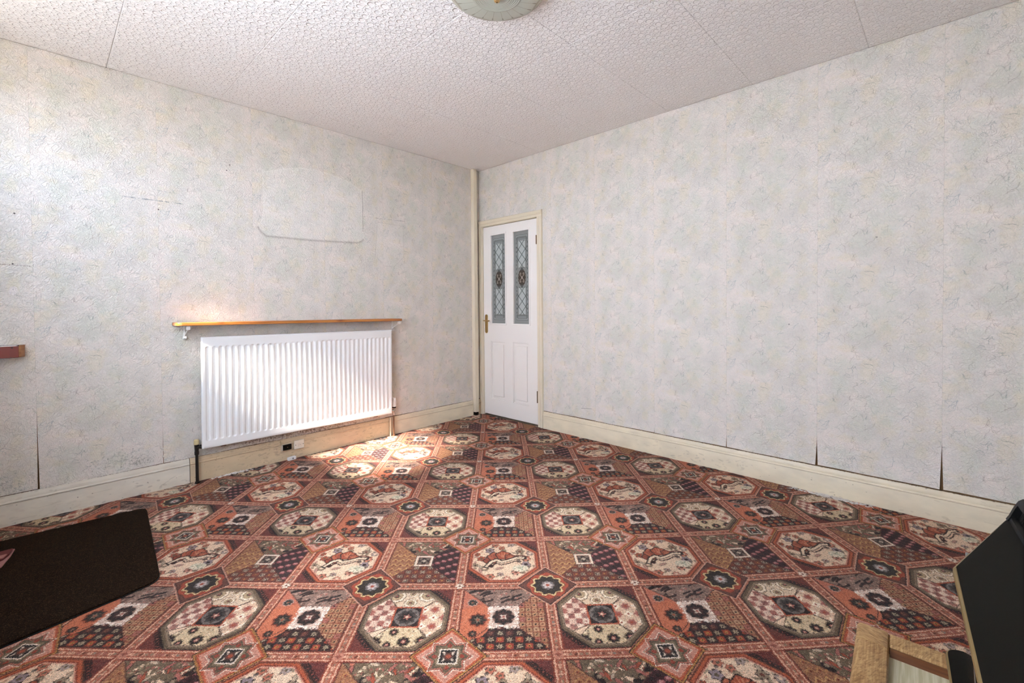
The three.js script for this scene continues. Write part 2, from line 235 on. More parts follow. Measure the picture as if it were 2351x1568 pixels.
// ---- carpet: two by two cells of the woven pattern on one texture
function carpetPaint() {
  const N = 2048, [c, g] = canvas(N, N), r = rng(77);
  const C = { band: '#c08c74', rust: '#96503c', light: '#dfbda9', cream: '#e9d5c0', pink: '#d3a392', terra: '#b26448', maroon: '#7c4440', dark: '#2c1a19', plum: '#4a2329', olive: '#7e705c', taupe: '#a39380', rose: '#b77e74', ochre: '#c99c60', orange: '#c07250', brown: '#7d4a35', grey: '#9c948c', tan: '#bd9b7c' };
  g.setTransform(N / 2, 0, 0, -N / 2, 0, N);
  const F = (col) => { g.fillStyle = C[col] ?? col; }, S = (col, w) => { g.strokeStyle = C[col] ?? col; g.lineWidth = w; };
  const pg = (pts) => { g.beginPath(); pts.forEach((p, i) => (i ? g.lineTo(...p) : g.moveTo(...p))); g.closePath(); };
  const rect = (x, y, w, h, col) => { F(col); g.fillRect(x, y, w, h); };
  const disc = (x, y, R, col, ry = R) => { F(col); g.beginPath(); g.ellipse(x, y, R, ry, 0, 0, 6.3); g.fill(); };
  const lobed = (x, y, R, n, amp, col, ph = 0) => { F(col); g.beginPath(); for (let i = 0; i <= 72; i++) { const a = i / 72 * 6.2832, q = R * (1 + amp * Math.cos(n * a + ph)); g.lineTo(x + q * Math.cos(a), y + q * Math.sin(a)); } g.closePath(); g.fill(); };
  const star = (x, y, R, q, n, col, ph = 0) => { F(col); g.beginPath(); for (let i = 0; i < 2 * n; i++) { const a = i / n * Math.PI + ph, k = i % 2 ? q : R; g.lineTo(x + k * Math.cos(a), y + k * Math.sin(a)); } g.closePath(); g.fill(); };
  const line = (pts, col, w) => { S(col, w); g.lineJoin = 'round'; g.beginPath(); pts.forEach((p, i) => (i ? g.lineTo(...p) : g.moveTo(...p))); g.stroke(); };
  const clip = (pts, fn) => { g.save(); pg(pts); g.clip(); fn(); g.restore(); };
  const pick = (a) => a[Math.floor(r() * a.length)];
  const flecks = (x, y, w, h, n, s, cols) => { for (let i = 0; i < n; i++) { F(pick(cols)); const a = s * (0.5 + r()), b = s * (0.3 + 0.7 * r()); g.save(); g.translate(x + r() * w, y + r() * h); g.rotate(r() * 3); g.fillRect(-a / 2, -b / 2, a, b); g.restore(); } };
  const flower = (x, y, R, a, b, d) => { lobed(x, y, R * 1.12, 6, 0.16, d ?? 'dark', r() * 3); lobed(x, y, R, 5 + Math.floor(r() * 2), 0.22, a, r() * 3); disc(x, y, R * 0.42, b); };
  const leaf = (x, y, L, a, col, edge) => { g.save(); g.translate(x, y); g.rotate(a); F(edge ?? 'dark'); g.beginPath(); g.ellipse(0, 0, L * 1.1, L * 0.46, 0, 0, 6.3); g.fill(); F(col); g.beginPath(); g.ellipse(0, 0, L, L * 0.34, 0, 0, 6.3); g.fill(); g.restore(); };
  // ground and bands
  rect(0, 0, 2, 2, 'band');
  const bandAt = (k, vert) => { const R = (a, b, w, h, col) => (vert ? rect(b, a, h, w, col) : rect(a, b, w, h, col));
    for (const s of [-1, 1]) { R(0, k + s * 0.0575 - 0.008, 2, 0.016, 'rust'); R(0, k + s * 0.040 - 0.0065, 2, 0.013, 'light'); R(0, k + s * 0.027 - 0.004, 2, 0.008, 'terra'); }
    R(0, k - 0.022, 2, 0.044, '#b37e6a');
    for (let i = 0; i < 40; i++) { const t = i * 0.05; R(t, k - 0.012, 0.024, 0.024, pick(['grey', 'taupe', 'rose', 'light', 'brown'])); if (i % 2) R(t + 0.03, k - 0.02, 0.012, 0.04, 'light'); for (const s of [-1, 1]) R(t, k + s * 0.049 - 0.004, 0.02, 0.008, pick(['light', 'band', 'rose'])); } };
  for (const k of [0, 1, 2]) { bandAt(k, false); bandAt(k, true); }
  const a = 0.066, b = 0.934;
  const oct = (x, y, i, cut) => [[i + cut, i], [1 - i - cut, i], [1 - i, i + cut], [1 - i, 1 - i - cut], [1 - i - cut, 1 - i], [i + cut, 1 - i], [i, 1 - i - cut], [i, i + cut]].map(([p, q]) => [x + p, y + q]);
  const cellGround = (x, y, col) => rect(x + a, y + a, b - a, b - a, col);
  const triangles = (x, y, A, B) => { // the two corners that show no medallion: maroon with black sprays
    for (const [cx, cy, sx, sy] of [[x + 1 - a, y + 1 - a, -1, -1], [x + a, y + a, 1, 1]]) { clip([[cx, cy], [cx + sx * 0.34, cy], [cx, cy + sy * 0.34]], () => { F(A); g.fillRect(cx - 0.4, cy - 0.4, 0.8, 0.8); flecks(cx - 0.35, cy - 0.35, 0.7, 0.7, 120, 0.02, ['#7b3c38', '#55282a', '#8a4a40']); for (let i = 0; i < 6; i++) { const t = i / 5, px = cx + sx * (0.03 + 0.15 * t), py = cy + sy * (0.03 + 0.15 * (1 - t)); star(px, py, 0.036, 0.018, 5, B, i); disc(px, py, 0.008, '#a5655a'); } line([[cx + sx * 0.235, cy + sy * 0.01], [cx + sx * 0.01, cy + sy * 0.235]], B, 0.016); }); } };
  // --- octagon with a bird among flowers: cell (1, 0)
  { const x = 1, y = 0; cellGround(x, y, 'band'); triangles(x, y, 'maroon', 'dark');
    pg(oct(x, y, a - 0.004, 0.255)); F('brown'); g.fill(); pg(oct(x, y, a + 0.008, 0.252)); F('orange'); g.fill(); pg(oct(x, y, a + 0.030, 0.246)); F('#8d3f2a'); g.fill(); pg(oct(x, y, a + 0.040, 0.243)); F('pink'); g.fill(); pg(oct(x, y, a + 0.052, 0.238)); F('cream'); g.fill();
    clip(oct(x, y, a + 0.054, 0.237), () => {
      flecks(x, y, 1, 1, 420, 0.022, ['#f1e0cc', '#d9bda8', '#dcc2ac', '#d0a896', '#e6cfba']);
      for (let i = 0; i < 46; i++) { const q = r() * 6.283, d = 0.16 + 0.27 * Math.sqrt(r()); leaf(x + 0.5 + d * Math.cos(q), y + 0.5 + d * Math.sin(q), 0.026 + r() * 0.026, r() * 3, pick(['taupe', 'grey', '#b3a690', '#c6b6a4', '#c9a79c', '#d2c4b2']), pick(['#6c5f52', '#5a4e44', '#84705f'])); }
      for (let i = 0; i < 17; i++) { const q = i * 0.37 + r() * 0.2, d = i % 2 ? 0.365 : 0.285; flower(x + 0.5 + d * Math.cos(q), y + 0.5 + d * Math.sin(q), 0.030 + r() * 0.022, pick(['terra', 'rose', 'taupe', '#c98a74', '#b7a9a4', 'pink', '#a89aa0', '#cdb9a2']), pick(['cream', 'brown', 'olive', 'dark']), pick(['#4e3c34', '#5e4a42', '#6d584a'])); }
      disc(x + 0.70, y + 0.33, 0.10, '#e6dfce', 0.07); flecks(x + 0.62, y + 0.27, 0.17, 0.12, 40, 0.016, ['#a9b09c', '#d6d2c0', '#b9bfae']);
      // the bird
      const B = (p, q) => [x + 0.5 + (p - 0.5) * 0.86, y + 0.48 + (q - 0.48) * 0.95];
      for (const [p, q, R, c1, c2] of [[0.30, 0.50, 0.075, '#a25a42', '#8a4632'], [0.37, 0.59, 0.085, '#c0785a', '#9c543e'], [0.49, 0.62, 0.085, '#b5684c', '#d39a7c'], [0.59, 0.58, 0.06, '#a25a42', '#c98a6c']]) { const [cx, cy] = B(p, q); lobed(cx, cy, R * 1.16, 5, 0.1, '#3a2420', p * 9); lobed(cx, cy, R, 5, 0.1, c1, p * 9); for (let i = 0; i < 4; i++) line([[cx, cy - R * 0.6], [cx + R * 0.8 * Math.cos(0.5 + i * 0.7), cy + R * 0.8 * Math.sin(0.5 + i * 0.7)]], c2, 0.012); }
      line([B(0.24, 0.34), B(0.31, 0.47), B(0.40, 0.52), B(0.47, 0.47), B(0.56, 0.50), B(0.68, 0.56), B(0.84, 0.55)], '#2f1d19', 0.062);
      line([B(0.25, 0.36), B(0.32, 0.475), B(0.40, 0.515), B(0.47, 0.465), B(0.56, 0.495), B(0.68, 0.555), B(0.80, 0.55)], '#eadbc6', 0.034);
      line([B(0.34, 0.40), B(0.40, 0.44), B(0.46, 0.40), B(0.56, 0.43), B(0.66, 0.48), B(0.76, 0.48)], '#4a2a22', 0.018); line([B(0.66, 0.60), B(0.76, 0.615), B(0.86, 0.58)], '#6e3528', 0.024); disc(...B(0.32, 0.38), 0.034, '#5a2c22'); disc(...B(0.32, 0.38), 0.014, '#1d1210');
    }); }
  // --- octagon of four patches round a grey medallion: cell (0, 1)
  { const x = 0, y = 1; cellGround(x, y, 'band'); triangles(x, y, '#80463f', 'dark');
    pg(oct(x, y, a - 0.006, 0.255)); F('dark'); g.fill(); pg(oct(x, y, a + 0.004, 0.252)); F('olive'); g.fill(); pg(oct(x, y, a + 0.030, 0.246)); F('taupe'); g.fill(); pg(oct(x, y, a + 0.044, 0.242)); F('#5e5144'); g.fill(); pg(oct(x, y, a + 0.050, 0.238)); F('cream'); g.fill();
    clip(oct(x, y, a + 0.052, 0.237), () => {
      const Q = [[[0, 0.2], [0.38, 0.38], [0.38, 0.64], [0.12, 1]], [[0.1, 1], [0.38, 0.64], [0.64, 0.64], [1, 0.98]], [[1, 0.92], [0.64, 0.64], [0.64, 0.38], [0.9, 0]], [[0.05, 0], [0.38, 0.38], [0.64, 0.38], [0.95, 0]]].map((q) => q.map(([p, s]) => [x + p, y + s]));
      clip(Q[0], () => { rect(x, y, 1, 1, '#d9b9ab'); for (let i = 0; i < 7; i++) for (let j = 0; j < 12; j++) { const px = x + 0.03 + i * 0.068, py = y + 0.08 + j * 0.076; rect(px, py, 0.062, 0.068, (i + j) % 2 ? pick(['rose', '#b98f86', '#a87870']) : pick(['#e4cfc1', '#d8bcb0', '#efe0d2'])); flecks(px, py, 0.055, 0.06, 6, 0.014, (i + j) % 2 ? ['maroon', 'pink', 'grey'] : ['rose', 'cream', '#c9a79c']); } });
      clip(Q[1], () => { rect(x, y, 1, 1, '#e3d2bd'); flecks(x, y + 0.5, 1, 0.5, 200, 0.02, ['#cdbda6', '#efe2d0', 'tan', '#b9a892']); for (const [p, q, R] of [[0.33, 0.83, 0.082], [0.67, 0.84, 0.082], [0.50, 0.72, 0.055], [0.50, 0.87, 0.045], [0.20, 0.92, 0.06]]) { lobed(x + p, y + q, R * 1.24, 8, 0.05, '#8a7866'); lobed(x + p, y + q, R * 1.14, 8, 0.06, '#f3e8d8'); disc(x + p, y + q, R * 0.82, '#a08c74'); lobed(x + p, y + q, R * 0.7, 8, 0.1, '#cdbb9f'); star(x + p, y + q, R * 0.55, R * 0.24, 8, '#54473a'); disc(x + p, y + q, R * 0.15, 'rose'); } });
      clip(Q[2], () => { rect(x, y, 1, 1, '#e6d0ba'); for (let i = 0; i < 4; i++) for (let j = 0; j < 7; j++) { const px = x + 0.68 + i * 0.105, py = y + 0.14 + j * 0.12; if ((i + j) % 2) flower(px, py, 0.038, 'rose', 'terra', '#c9978a'); else { lobed(px, py, 0.036, 4, 0.3, '#f6ecdf'); disc(px, py, 0.012, 'terra'); } } S('#c2a598', 0.008); for (let i = 0; i < 5; i++) line([[x + 0.63 + i * 0.105, y], [x + 0.63 + i * 0.105, y + 1]], '#cbb0a2', 0.007); for (let j = 0; j < 8; j++) line([[x + 0.6, y + 0.08 + j * 0.12], [x + 1, y + 0.08 + j * 0.12]], '#cbb0a2', 0.007); });
      clip(Q[3], () => { rect(x, y, 1, 1, '#ddcdb2'); flecks(x, y, 1, 0.4, 260, 0.022, ['olive', '#c2b193', '#efe2cc', 'taupe', '#d2c09f']); for (const [p, q, R] of [[0.27, 0.17, 0.058], [0.55, 0.18, 0.052], [0.72, 0.19, 0.05], [0.43, 0.30, 0.04], [0.40, 0.14, 0.035]]) { lobed(x + p, y + q, R * 1.2, 8, 0.1, '#a2957a'); lobed(x + p, y + q, R, 7, 0.18, 'dark'); disc(x + p, y + q, R * 0.45, 'rose'); disc(x + p, y + q, R * 0.2, 'cream'); } });
      Q.forEach((q) => line([...q, q[0]], '#6b5648', 0.009));
      rect(x + 0.36, y + 0.36, 0.30, 0.30, '#c47558'); rect(x + 0.378, y + 0.378, 0.264, 0.264, 'dark'); disc(x + 0.51, y + 0.51, 0.128, '#8d8885'); lobed(x + 0.51, y + 0.51, 0.10, 9, 0.12, '#5b5654'); lobed(x + 0.51, y + 0.51, 0.07, 8, 0.2, '#2e2725'); star(x + 0.51, y + 0.51, 0.05, 0.02, 5, 'rose'); disc(x + 0.51, y + 0.51, 0.014, 'cream');
    }); }
  const tri4 = (x, y) => [[[0, 0], [0.38, 0.38], [0.38, 0.62], [0, 1]], [[0, 1], [0.38, 0.62], [0.62, 0.62], [1, 1]], [[1, 1], [0.62, 0.62], [0.62, 0.38], [1, 0]], [[0, 0], [0.38, 0.38], [0.62, 0.38], [1, 0]]].map((q) => q.map(([p, s]) => [x + a + p * (b - a), y + a + s * (b - a)]));
  // --- patchwork with a white-framed square: cell (0, 0)
  { const x = 0, y = 0, Q = tri4(x, y); cellGround(x, y, 'brown');
    clip(Q[0], () => { rect(x, y, 1, 1, '#ab8064'); flecks(x, y, 0.5, 1, 500, 0.02, ['#b8926f', '#94694f', '#c4a27c', '#a1745a']); for (let i = 0; i < 5; i++) for (let j = 0; j < 9; j++) { const px = x + 0.1 + i * 0.085, py = y + 0.10 + j * 0.098; line([[px, py], [px + 0.04, py + 0.05], [px + 0.08, py]], j < 6 ? '#d0ad7c' : '#c0976c', 0.013); disc(px + 0.04, py + 0.012, 0.011, '#8a4630'); } });
    clip(Q[1], () => { rect(x, y, 1, 1, '#857763'); flecks(x, y + 0.5, 1, 0.5, 420, 0.024, ['#a59780', 'olive', 'cream', '#6c5f4f', '#b8aa94', 'rose']); for (let i = 0; i < 26; i++) leaf(x + 0.1 + r() * 0.8, y + 0.68 + r() * 0.24, 0.032 + r() * 0.03, r() * 3, pick(['cream', '#bcae9a', 'rose', '#c98a74', 'terra', '#cdbfae']), pick(['#5a4f42', 'dark', '#6c5f4f'])); for (const [p, q] of [[0.30, 0.72], [0.66, 0.70], [0.78, 0.82]]) { lobed(x + p, y + q, 0.05, 3, 0.4, 'dark', r() * 3); disc(x + p + 0.02, y + q + 0.03, 0.022, 'taupe'); } });
    clip(Q[2], () => { rect(x, y, 1, 1, 'plum'); for (let i = 0; i < 6; i++) for (let j = 0; j < 14; j++) { const px = x + 0.60 + i * 0.075, py = y + 0.06 + j * 0.072 + (i % 2) * 0.036; if ((j + (i >> 1)) % 2) { disc(px, py, 0.034, '#a86b70', 0.026); disc(px, py + 0.008, 0.02, '#c59a98', 0.014); } else disc(px, py, 0.03, '#351a20', 0.024); } });
    clip(Q[3], () => { rect(x, y, 1, 1, '#7a4a3d'); flecks(x, y, 1, 0.5, 300, 0.02, ['#8d5a4a', '#653a30', '#94644f', '#5a3a2e']); for (let j = 0; j < 4; j++) for (let i = 0; i < 11; i++) { const px = x + 0.10 + i * 0.085, py = y + 0.105 + j * 0.083, o = (i + j) % 2; rect(px - 0.027, py - 0.025, 0.054, 0.05, o ? '#c4b6a4' : '#a9604a'); rect(px - 0.019, py - 0.018, 0.038, 0.036, o ? 'dark' : '#7c4636'); disc(px, py, 0.011, o ? '#c9bcae' : 'ochre'); } });
    Q.forEach((q) => line([...q, q[0]], '#5a3028', 0.007));
    rect(x + 0.385, y + 0.385, 0.23, 0.23, '#5b463c'); rect(x + 0.392, y + 0.392, 0.216, 0.216, '#eadfd2'); rect(x + 0.418, y + 0.418, 0.164, 0.164, '#c3a090'); rect(x + 0.427, y + 0.427, 0.146, 0.146, '#43332d'); for (let i = 0; i < 3; i++) for (let j = 0; j < 3; j++) if ((i + j) % 2 === 0) lobed(x + 0.456 + i * 0.044, y + 0.456 + j * 0.044, 0.021, 6, 0.2, '#8f847a'); star(x + 0.5, y + 0.5, 0.04, 0.016, 4, '#cfc3b6'); }
  // --- patchwork with a white fringed square: cell (1, 1)
  { const x = 1, y = 1, Q = tri4(x, y); cellGround(x, y, 'brown');
    clip(Q[1], () => { rect(x, y, 1, 1, '#a08a80'); flecks(x, y + 0.5, 1, 0.5, 420, 0.024, ['#b79f95', '#8a766c', '#c7afa4', 'rose', '#77655c']); for (let i = 0; i < 16; i++) { const px = x + 0.12 + r() * 0.55, py = y + 0.68 + r() * 0.23; line([[px, py], [px + 0.05 + r() * 0.05, py + 0.02 + r() * 0.04], [px + 0.11, py + 0.05]], pick(['dark', '#41302c', '#2f2422']), 0.018 + r() * 0.012); } });
    clip(Q[2], () => { rect(x, y, 1, 1, '#b48a70'); for (let i = 0; i < 7; i++) for (let j = 0; j < 13; j++) { const px = x + 0.60 + i * 0.066, py = y + 0.08 + j * 0.07; rect(px, py, 0.052, 0.056, pick(['tan', '#c6a184', '#b98f72', '#cdaf93', 'rose'])); disc(px + 0.026, py + 0.028, 0.011, (i + j) % 2 ? 'dark' : '#8b5a42'); } for (let i = 0; i < 8; i++) line([[x + 0.593 + i * 0.066, y], [x + 0.593 + i * 0.066, y + 1]], '#7d4f3e', 0.010); for (let j = 0; j < 14; j++) line([[x + 0.55, y + 0.073 + j * 0.07], [x + 1, y + 0.073 + j * 0.07]], '#9a5540', 0.010); });
    clip(Q[3], () => { rect(x, y, 1, 1, '#3a2322'); flecks(x, y, 1, 0.5, 260, 0.02, ['#4a2d2a', '#2a1716', '#5b3431']); for (let j = 0; j < 4; j++) for (let i = 0; i < 10; i++) { const px = x + 0.10 + i * 0.092, py = y + 0.11 + j * 0.082, lo = j < 2; if ((i + j) % 2) { rect(px - 0.036, py - 0.034, 0.072, 0.068, lo ? '#a9523c' : '#5d302c'); star(px, py, 0.03, 0.012, 6, lo ? 'ochre' : '#9b6a5a', i); } else star(px, py, 0.04, 0.017, 6, '#b9ad98', i + j); disc(px, py, 0.008, 'dark'); } });
    clip(Q[0], () => { rect(x, y, 1, 1, '#c98a74'); flecks(x, y, 0.5, 1, 200, 0.022, ['#d9a08a', '#b87460', '#c07a62']); });
    F('#cf8a6c'); g.beginPath(); g.moveTo(x + a, y + 0.16); g.lineTo(x + 0.26, y + 0.22); g.bezierCurveTo(x + 0.40, y + 0.30, x + 0.42, y + 0.58, x + 0.28, y + 0.70); g.lineTo(x + a, y + 0.62); g.closePath(); g.fill();
    for (const [p, q, R] of [[0.24, 0.46, 0.072], [0.20, 0.27, 0.038], [0.17, 0.72, 0.045]]) { lobed(x + p, y + q, R * 1.25, 8, 0.1, q > 0.6 ? '#c9b0a8' : '#8d4a34'); lobed(x + p, y + q, R, 8, 0.16, '#33302c'); star(x + p, y + q, R * 0.75, R * 0.25, 7, '#9a8f80'); disc(x + p, y + q, R * 0.2, 'terra'); }
    Q.forEach((q) => line([...q, q[0]], '#5a2e28', 0.007));
    rect(x + 0.36, y + 0.365, 0.28, 0.27, '#d9c6bb'); for (let i = 0; i < 260; i++) { const s = Math.floor(r() * 4), t = -0.15 + r() * 0.30, o = 0.11 + r() * 0.05, px = s % 2 ? t : (s ? o : -o), py = s % 2 ? (s > 1 ? o : -o) : t; rect(x + 0.5 + px - 0.008, y + 0.5 + py - 0.008, 0.017, 0.015, pick(['#f4ece4', '#e9dbd0', '#f8f2ec', '#dcc8be'])); } disc(x + 0.5, y + 0.5, 0.115, '#a68a80'); lobed(x + 0.5, y + 0.5, 0.105, 8, 0.14, '#2b1d1c'); lobed(x + 0.5, y + 0.5, 0.065, 8, 0.2, '#5d3a38'); star(x + 0.5, y + 0.5, 0.05, 0.02, 4, '#e3d6ca', 0.78); disc(x + 0.5, y + 0.5, 0.016, 'rose'); }
  // --- medallions on the crossings
  const dia = (x, y, R) => [[x, y + R], [x + R, y], [x, y - R], [x - R, y]];
  for (const [x, y] of [[0, 0], [2, 0], [0, 2], [2, 2]]) {
    pg(dia(x, y, 0.352)); F('#d8b3a2'); g.fill(); pg(dia(x, y, 0.334)); F('#4a2a26'); g.fill(); pg(dia(x, y, 0.318)); F('#7a5046'); g.fill();
    clip(dia(x, y, 0.316), () => { flecks(x - 0.32, y - 0.32, 0.64, 0.64, 160, 0.02, ['#5c3733', '#8d6055', '#6b413b']); lobed(x, y, 0.225, 8, 0.08, '#8f4634'); lobed(x, y, 0.222, 8, 0.07, '#b7644a', 0.4); lobed(x, y, 0.182, 10, 0.10, '#5d2f26'); lobed(x, y, 0.176, 10, 0.11, '#e2cfa6'); lobed(x, y, 0.156, 10, 0.10, '#6a4a38'); lobed(x, y, 0.150, 10, 0.08, '#3b332c'); flecks(x - 0.1, y - 0.1, 0.2, 0.2, 40, 0.016, ['#554a40', '#2b241f', '#6a5d50']); lobed(x, y, 0.075, 8, 0.14, '#8f8a8c'); for (let i = 0; i < 8; i++) disc(x + 0.088 * Math.cos(i * 0.785), y + 0.088 * Math.sin(i * 0.785), 0.011, '#1f1917'); lobed(x, y, 0.05, 6, 0.2, '#cfc6c4'); disc(x, y, 0.022, 'terra'); });
  }
  { const x = 1, y = 1;
    pg(dia(x, y, 0.362)); F('#3a2620'); g.fill(); pg(dia(x, y, 0.350)); F('#c79c62'); g.fill(); pg(dia(x, y, 0.330)); F('#7a4632'); g.fill(); pg(dia(x, y, 0.322)); F('#c4714f'); g.fill(); pg(dia(x, y, 0.292)); F('#dfb9a8'); g.fill(); pg(dia(x, y, 0.282)); F('#cfa092'); g.fill();
    const rot = (R, q, col) => star(x, y, R, q, 8, col, Math.PI / 8 * 0 + Math.PI / 4);
    flecks(x - 0.14, y - 0.14, 0.28, 0.28, 80, 0.018, ['#dbb5a6', '#b98477', '#c9968a']); rot(0.235, 0.165, '#e9dccf'); rot(0.222, 0.155, '#7f5a4c'); rot(0.212, 0.148, '#c08474'); rot(0.19, 0.135, '#756a58'); rot(0.15, 0.12, '#938670');
    flecks(x - 0.09, y - 0.09, 0.18, 0.18, 70, 0.016, ['#5d5345', '#a89a84', '#80745f']); for (let i = 0; i < 4; i++) disc(x + 0.125 * Math.cos(i * 1.5708), y + 0.125 * Math.sin(i * 1.5708), 0.022, '#a5543f'); rect(x - 0.088, y - 0.088, 0.176, 0.176, '#ede3d8'); rect(x - 0.074, y - 0.074, 0.148, 0.148, '#2a2422'); star(x, y, 0.085, 0.035, 4, '#d9cec2', 0.785); lobed(x, y, 0.045, 6, 0.2, '#6a4a42'); disc(x, y, 0.024, 'terra'); }
  for (const [x, y] of [[1, 0], [1, 2]]) { lobed(x, y, 0.046, 6, 0.2, '#6d5348'); lobed(x, y, 0.040, 6, 0.25, '#efe3d8'); disc(x, y, 0.014, 'brown'); }
  for (const [x, y] of [[0, 1], [2, 1]]) { rect(x - 0.045, y - 0.045, 0.09, 0.09, '#c99684'); lobed(x, y, 0.022, 4, 0.3, '#a56a5a'); }
  // tufts: every 4 px a yarn end takes the colour from a little off its place, with its own lightness
  const im = g.getImageData(0, 0, N, N), s = im.data, out = new Uint8ClampedArray(s.length), T = 6;
  for (let y = 0; y < N; y++) for (let x = 0; x < N; x++) {
    const cx = (x / T) | 0, cy = (y / T) | 0, h1 = hash2(cx, cy, 1), h2 = hash2(cx, cy, 2), h3 = hash2(cx, cy, 3), h4 = hash2(cx, cy, 4);
    const X = (Math.round(x + (h1 - 0.5) * 15) + N) % N, Y = (Math.round(y + (h2 - 0.5) * 15) + N) % N, o = (y * N + x) * 4, q = (Y * N + X) * 4;
    const k = 0.87 + 0.26 * h3, to = h4 < 0.13 ? [62, 36, 30] : h4 < 0.27 ? [226, 200, 182] : h4 < 0.34 ? [186, 104, 78] : null, f = to ? 0.26 : 0;
    for (let i = 0; i < 3; i++) out[o + i] = 255 * Math.pow((s[q + i] + (f ? (to[i] - s[q + i]) * f : 0)) / 255, 1.46) * k; const lum = 0.3 * out[o] + 0.59 * out[o + 1] + 0.11 * out[o + 2]; for (let i = 0; i < 3; i++) out[o + i] = (out[o + i] + (lum - out[o + i]) * 0.03) * [1.01, 0.985, 0.955][i]; out[o + 3] = 255;
  }
  im.data.set(out); g.putImageData(im, 0, 0);
  return c;
}
const carpetCanvas = carpetPaint();
const pile = grey(512, (u, v, x, y) => 0.5 * hash2(x >> 1, y >> 1, 5) + 0.5 * fbm(u * 40, v * 40, 40, 3, 6));
M.carpet = phy({ map: texture(carpetCanvas), roughness: 1, specularIntensity: 0.2, sheen: 0.35, sheenColor: new THREE.Color(0.85, 0.74, 0.68), sheenRoughness: 0.55, bumpMap: rep(pile, 4, 4), bumpScale: 0.003, vertexColors: true });

// ---- painted skirting: old cream gloss with dirt
function skirtPaint(seed, base, dirt) {
  const w = 2048, h = 128, [c, g] = canvas(w, h), r = rng(seed);
  g.fillStyle = base; g.fillRect(0, 0, w, h);
  grain(c, g, 0.05, (x, y) => fbm(x / 40, y / 20, 4096, 4, seed));
  for (let i = 0; i < 60 * dirt; i++) { g.fillStyle = `rgba(${r() < 0.5 ? '120,92,64' : '96,80,66'},${(0.05 + r() * 0.12).toFixed(2)})`; const x = r() * w, y = r() * h; for (let k = 0; k < 14; k++) { g.beginPath(); g.ellipse(x + (r() - 0.5) * 110, y + (r() - 0.5) * 40, 1 + r() * 9, 0.6 + r() * 3, r() - 0.5, 0, 6.3); g.fill(); } }
  for (let i = 0; i < 240 * dirt; i++) { g.fillStyle = `rgba(70,52,38,${(0.2 + r() * 0.5).toFixed(2)})`; g.beginPath(); g.ellipse(r() * w, r() * h, 0.5 + r() * 1.2, 0.5 + r() * 0.8, 0, 0, 6.3); g.fill(); }
  for (let i = 0; i < 40; i++) { g.strokeStyle = `rgba(90,70,52,${(0.1 + r() * 0.25).toFixed(2)})`; g.lineWidth = 0.8; const x = r() * w, y = r() * h; g.beginPath(); g.moveTo(x, y); g.lineTo(x + 8 + r() * 40, y + (r() - 0.5) * 6); g.stroke(); }
  // dirt caught in the groove and on the top ledge (v runs up the profile)
  for (let x = 0; x < w; x += 2) { if (r() < 0.8) { g.fillStyle = `rgba(92,62,36,${(0.25 + r() * 0.5 * Math.min(1, 0.4 + 0.5 * dirt)).toFixed(2)})`; g.fillRect(x, h - h * (0.1475 + r() * 0.003) / 0.24, 2, h * 0.011); } if (r() < 0.92) { g.fillStyle = `rgba(86,56,32,${(0.35 + r() * 0.5).toFixed(2)})`; g.fillRect(x, h - h * (0.212 + r() * 0.002) / 0.24, 3, h * 0.05 * (0.8 + r() * 0.7)); } if (r() < 0.5 * dirt) { g.fillStyle = `rgba(80,62,48,${(0.1 + r() * 0.4).toFixed(2)})`; g.fillRect(x, h - 1 - r() * 5, 2, 5); } }
  const t = texture(c); t.repeat.set(1 / 4.4, 1 / 0.24); return t;
}
M.skirtClean = std({ map: skirtPaint(31, '#e3d3b6', 0.16), roughness: 0.42 });
M.skirtLeft = std({ map: skirtPaint(32, '#ddd2c0', 0.6), roughness: 0.5 });
M.skirtDirty = std({ map: skirtPaint(33, '#d2ba98', 1.5), roughness: 0.55 });
M.trim = std({ color: 0xe6d8bd, roughness: 0.4 });
M.door = std({ color: 0xf3ece3, roughness: 0.35 });

// ================================================================= shell
solid('floor', box(RX - 0.12, 0.12, -0.16, -0.012, -0.12, RZ + 0.12), std({ color: 0x8a7660, roughness: 0.9 }));
{ // right wall with its doorway
  const s = poly([[-0.12, 0], [0.045, 0], [0.045, 1.99], [0.82, 1.99], [0.82, 0], [RZ + 0.12, 0], [RZ + 0.12, CH + 0.05], [-0.12, CH + 0.05]]);
  const w = solid('wall_right', onRight(extr(s, 0.12), 0.123), M.plaster);
  strips(w, 'right');
}
{ const w = solid('wall_left', box(RX - 0.12, 0.0, 0, CH + 0.05, -0.12, -0.003), M.plaster); strips(w, 'left'); }
{ // window wall (behind the camera's left shoulder) with its two openings
  const s = poly([[-0.12, 0], [RZ + 0.12, 0], [RZ + 0.12, CH + 0.05], [-0.12, CH + 0.05]]);
  for (const q of [WIN, WIN2]) s.holes.push(new THREE.Path([[q.z0, q.y0], [q.z0, q.y1], [q.z1, q.y1], [q.z1, q.y0]].map((p) => new THREE.Vector2(...p))));
  solid('wall_window', onRight(extr(s, 0.22), RX), M.paperPlain);
}
solid('wall_back', box(RX - 0.2, 0.12, 0, CH + 0.05, RZ, RZ + 0.15), M.paperPlain);
{ // small dark hall behind the glazed door
  const hall = std({ color: 0x9a968e, roughness: 0.9 });
  solid('wall_hall', [box(0.12, 1.5, -0.05, 0, -0.3, 1.2), box(0.12, 1.5, 2.4, 2.45, -0.3, 1.2), box(0.12, 1.5, 0, 2.4, -0.35, -0.3), box(0.12, 1.5, 0, 2.4, 1.2, 1.25), box(1.5, 1.55, -0.05, 2.45, -0.35, 1.25)], hall);
}
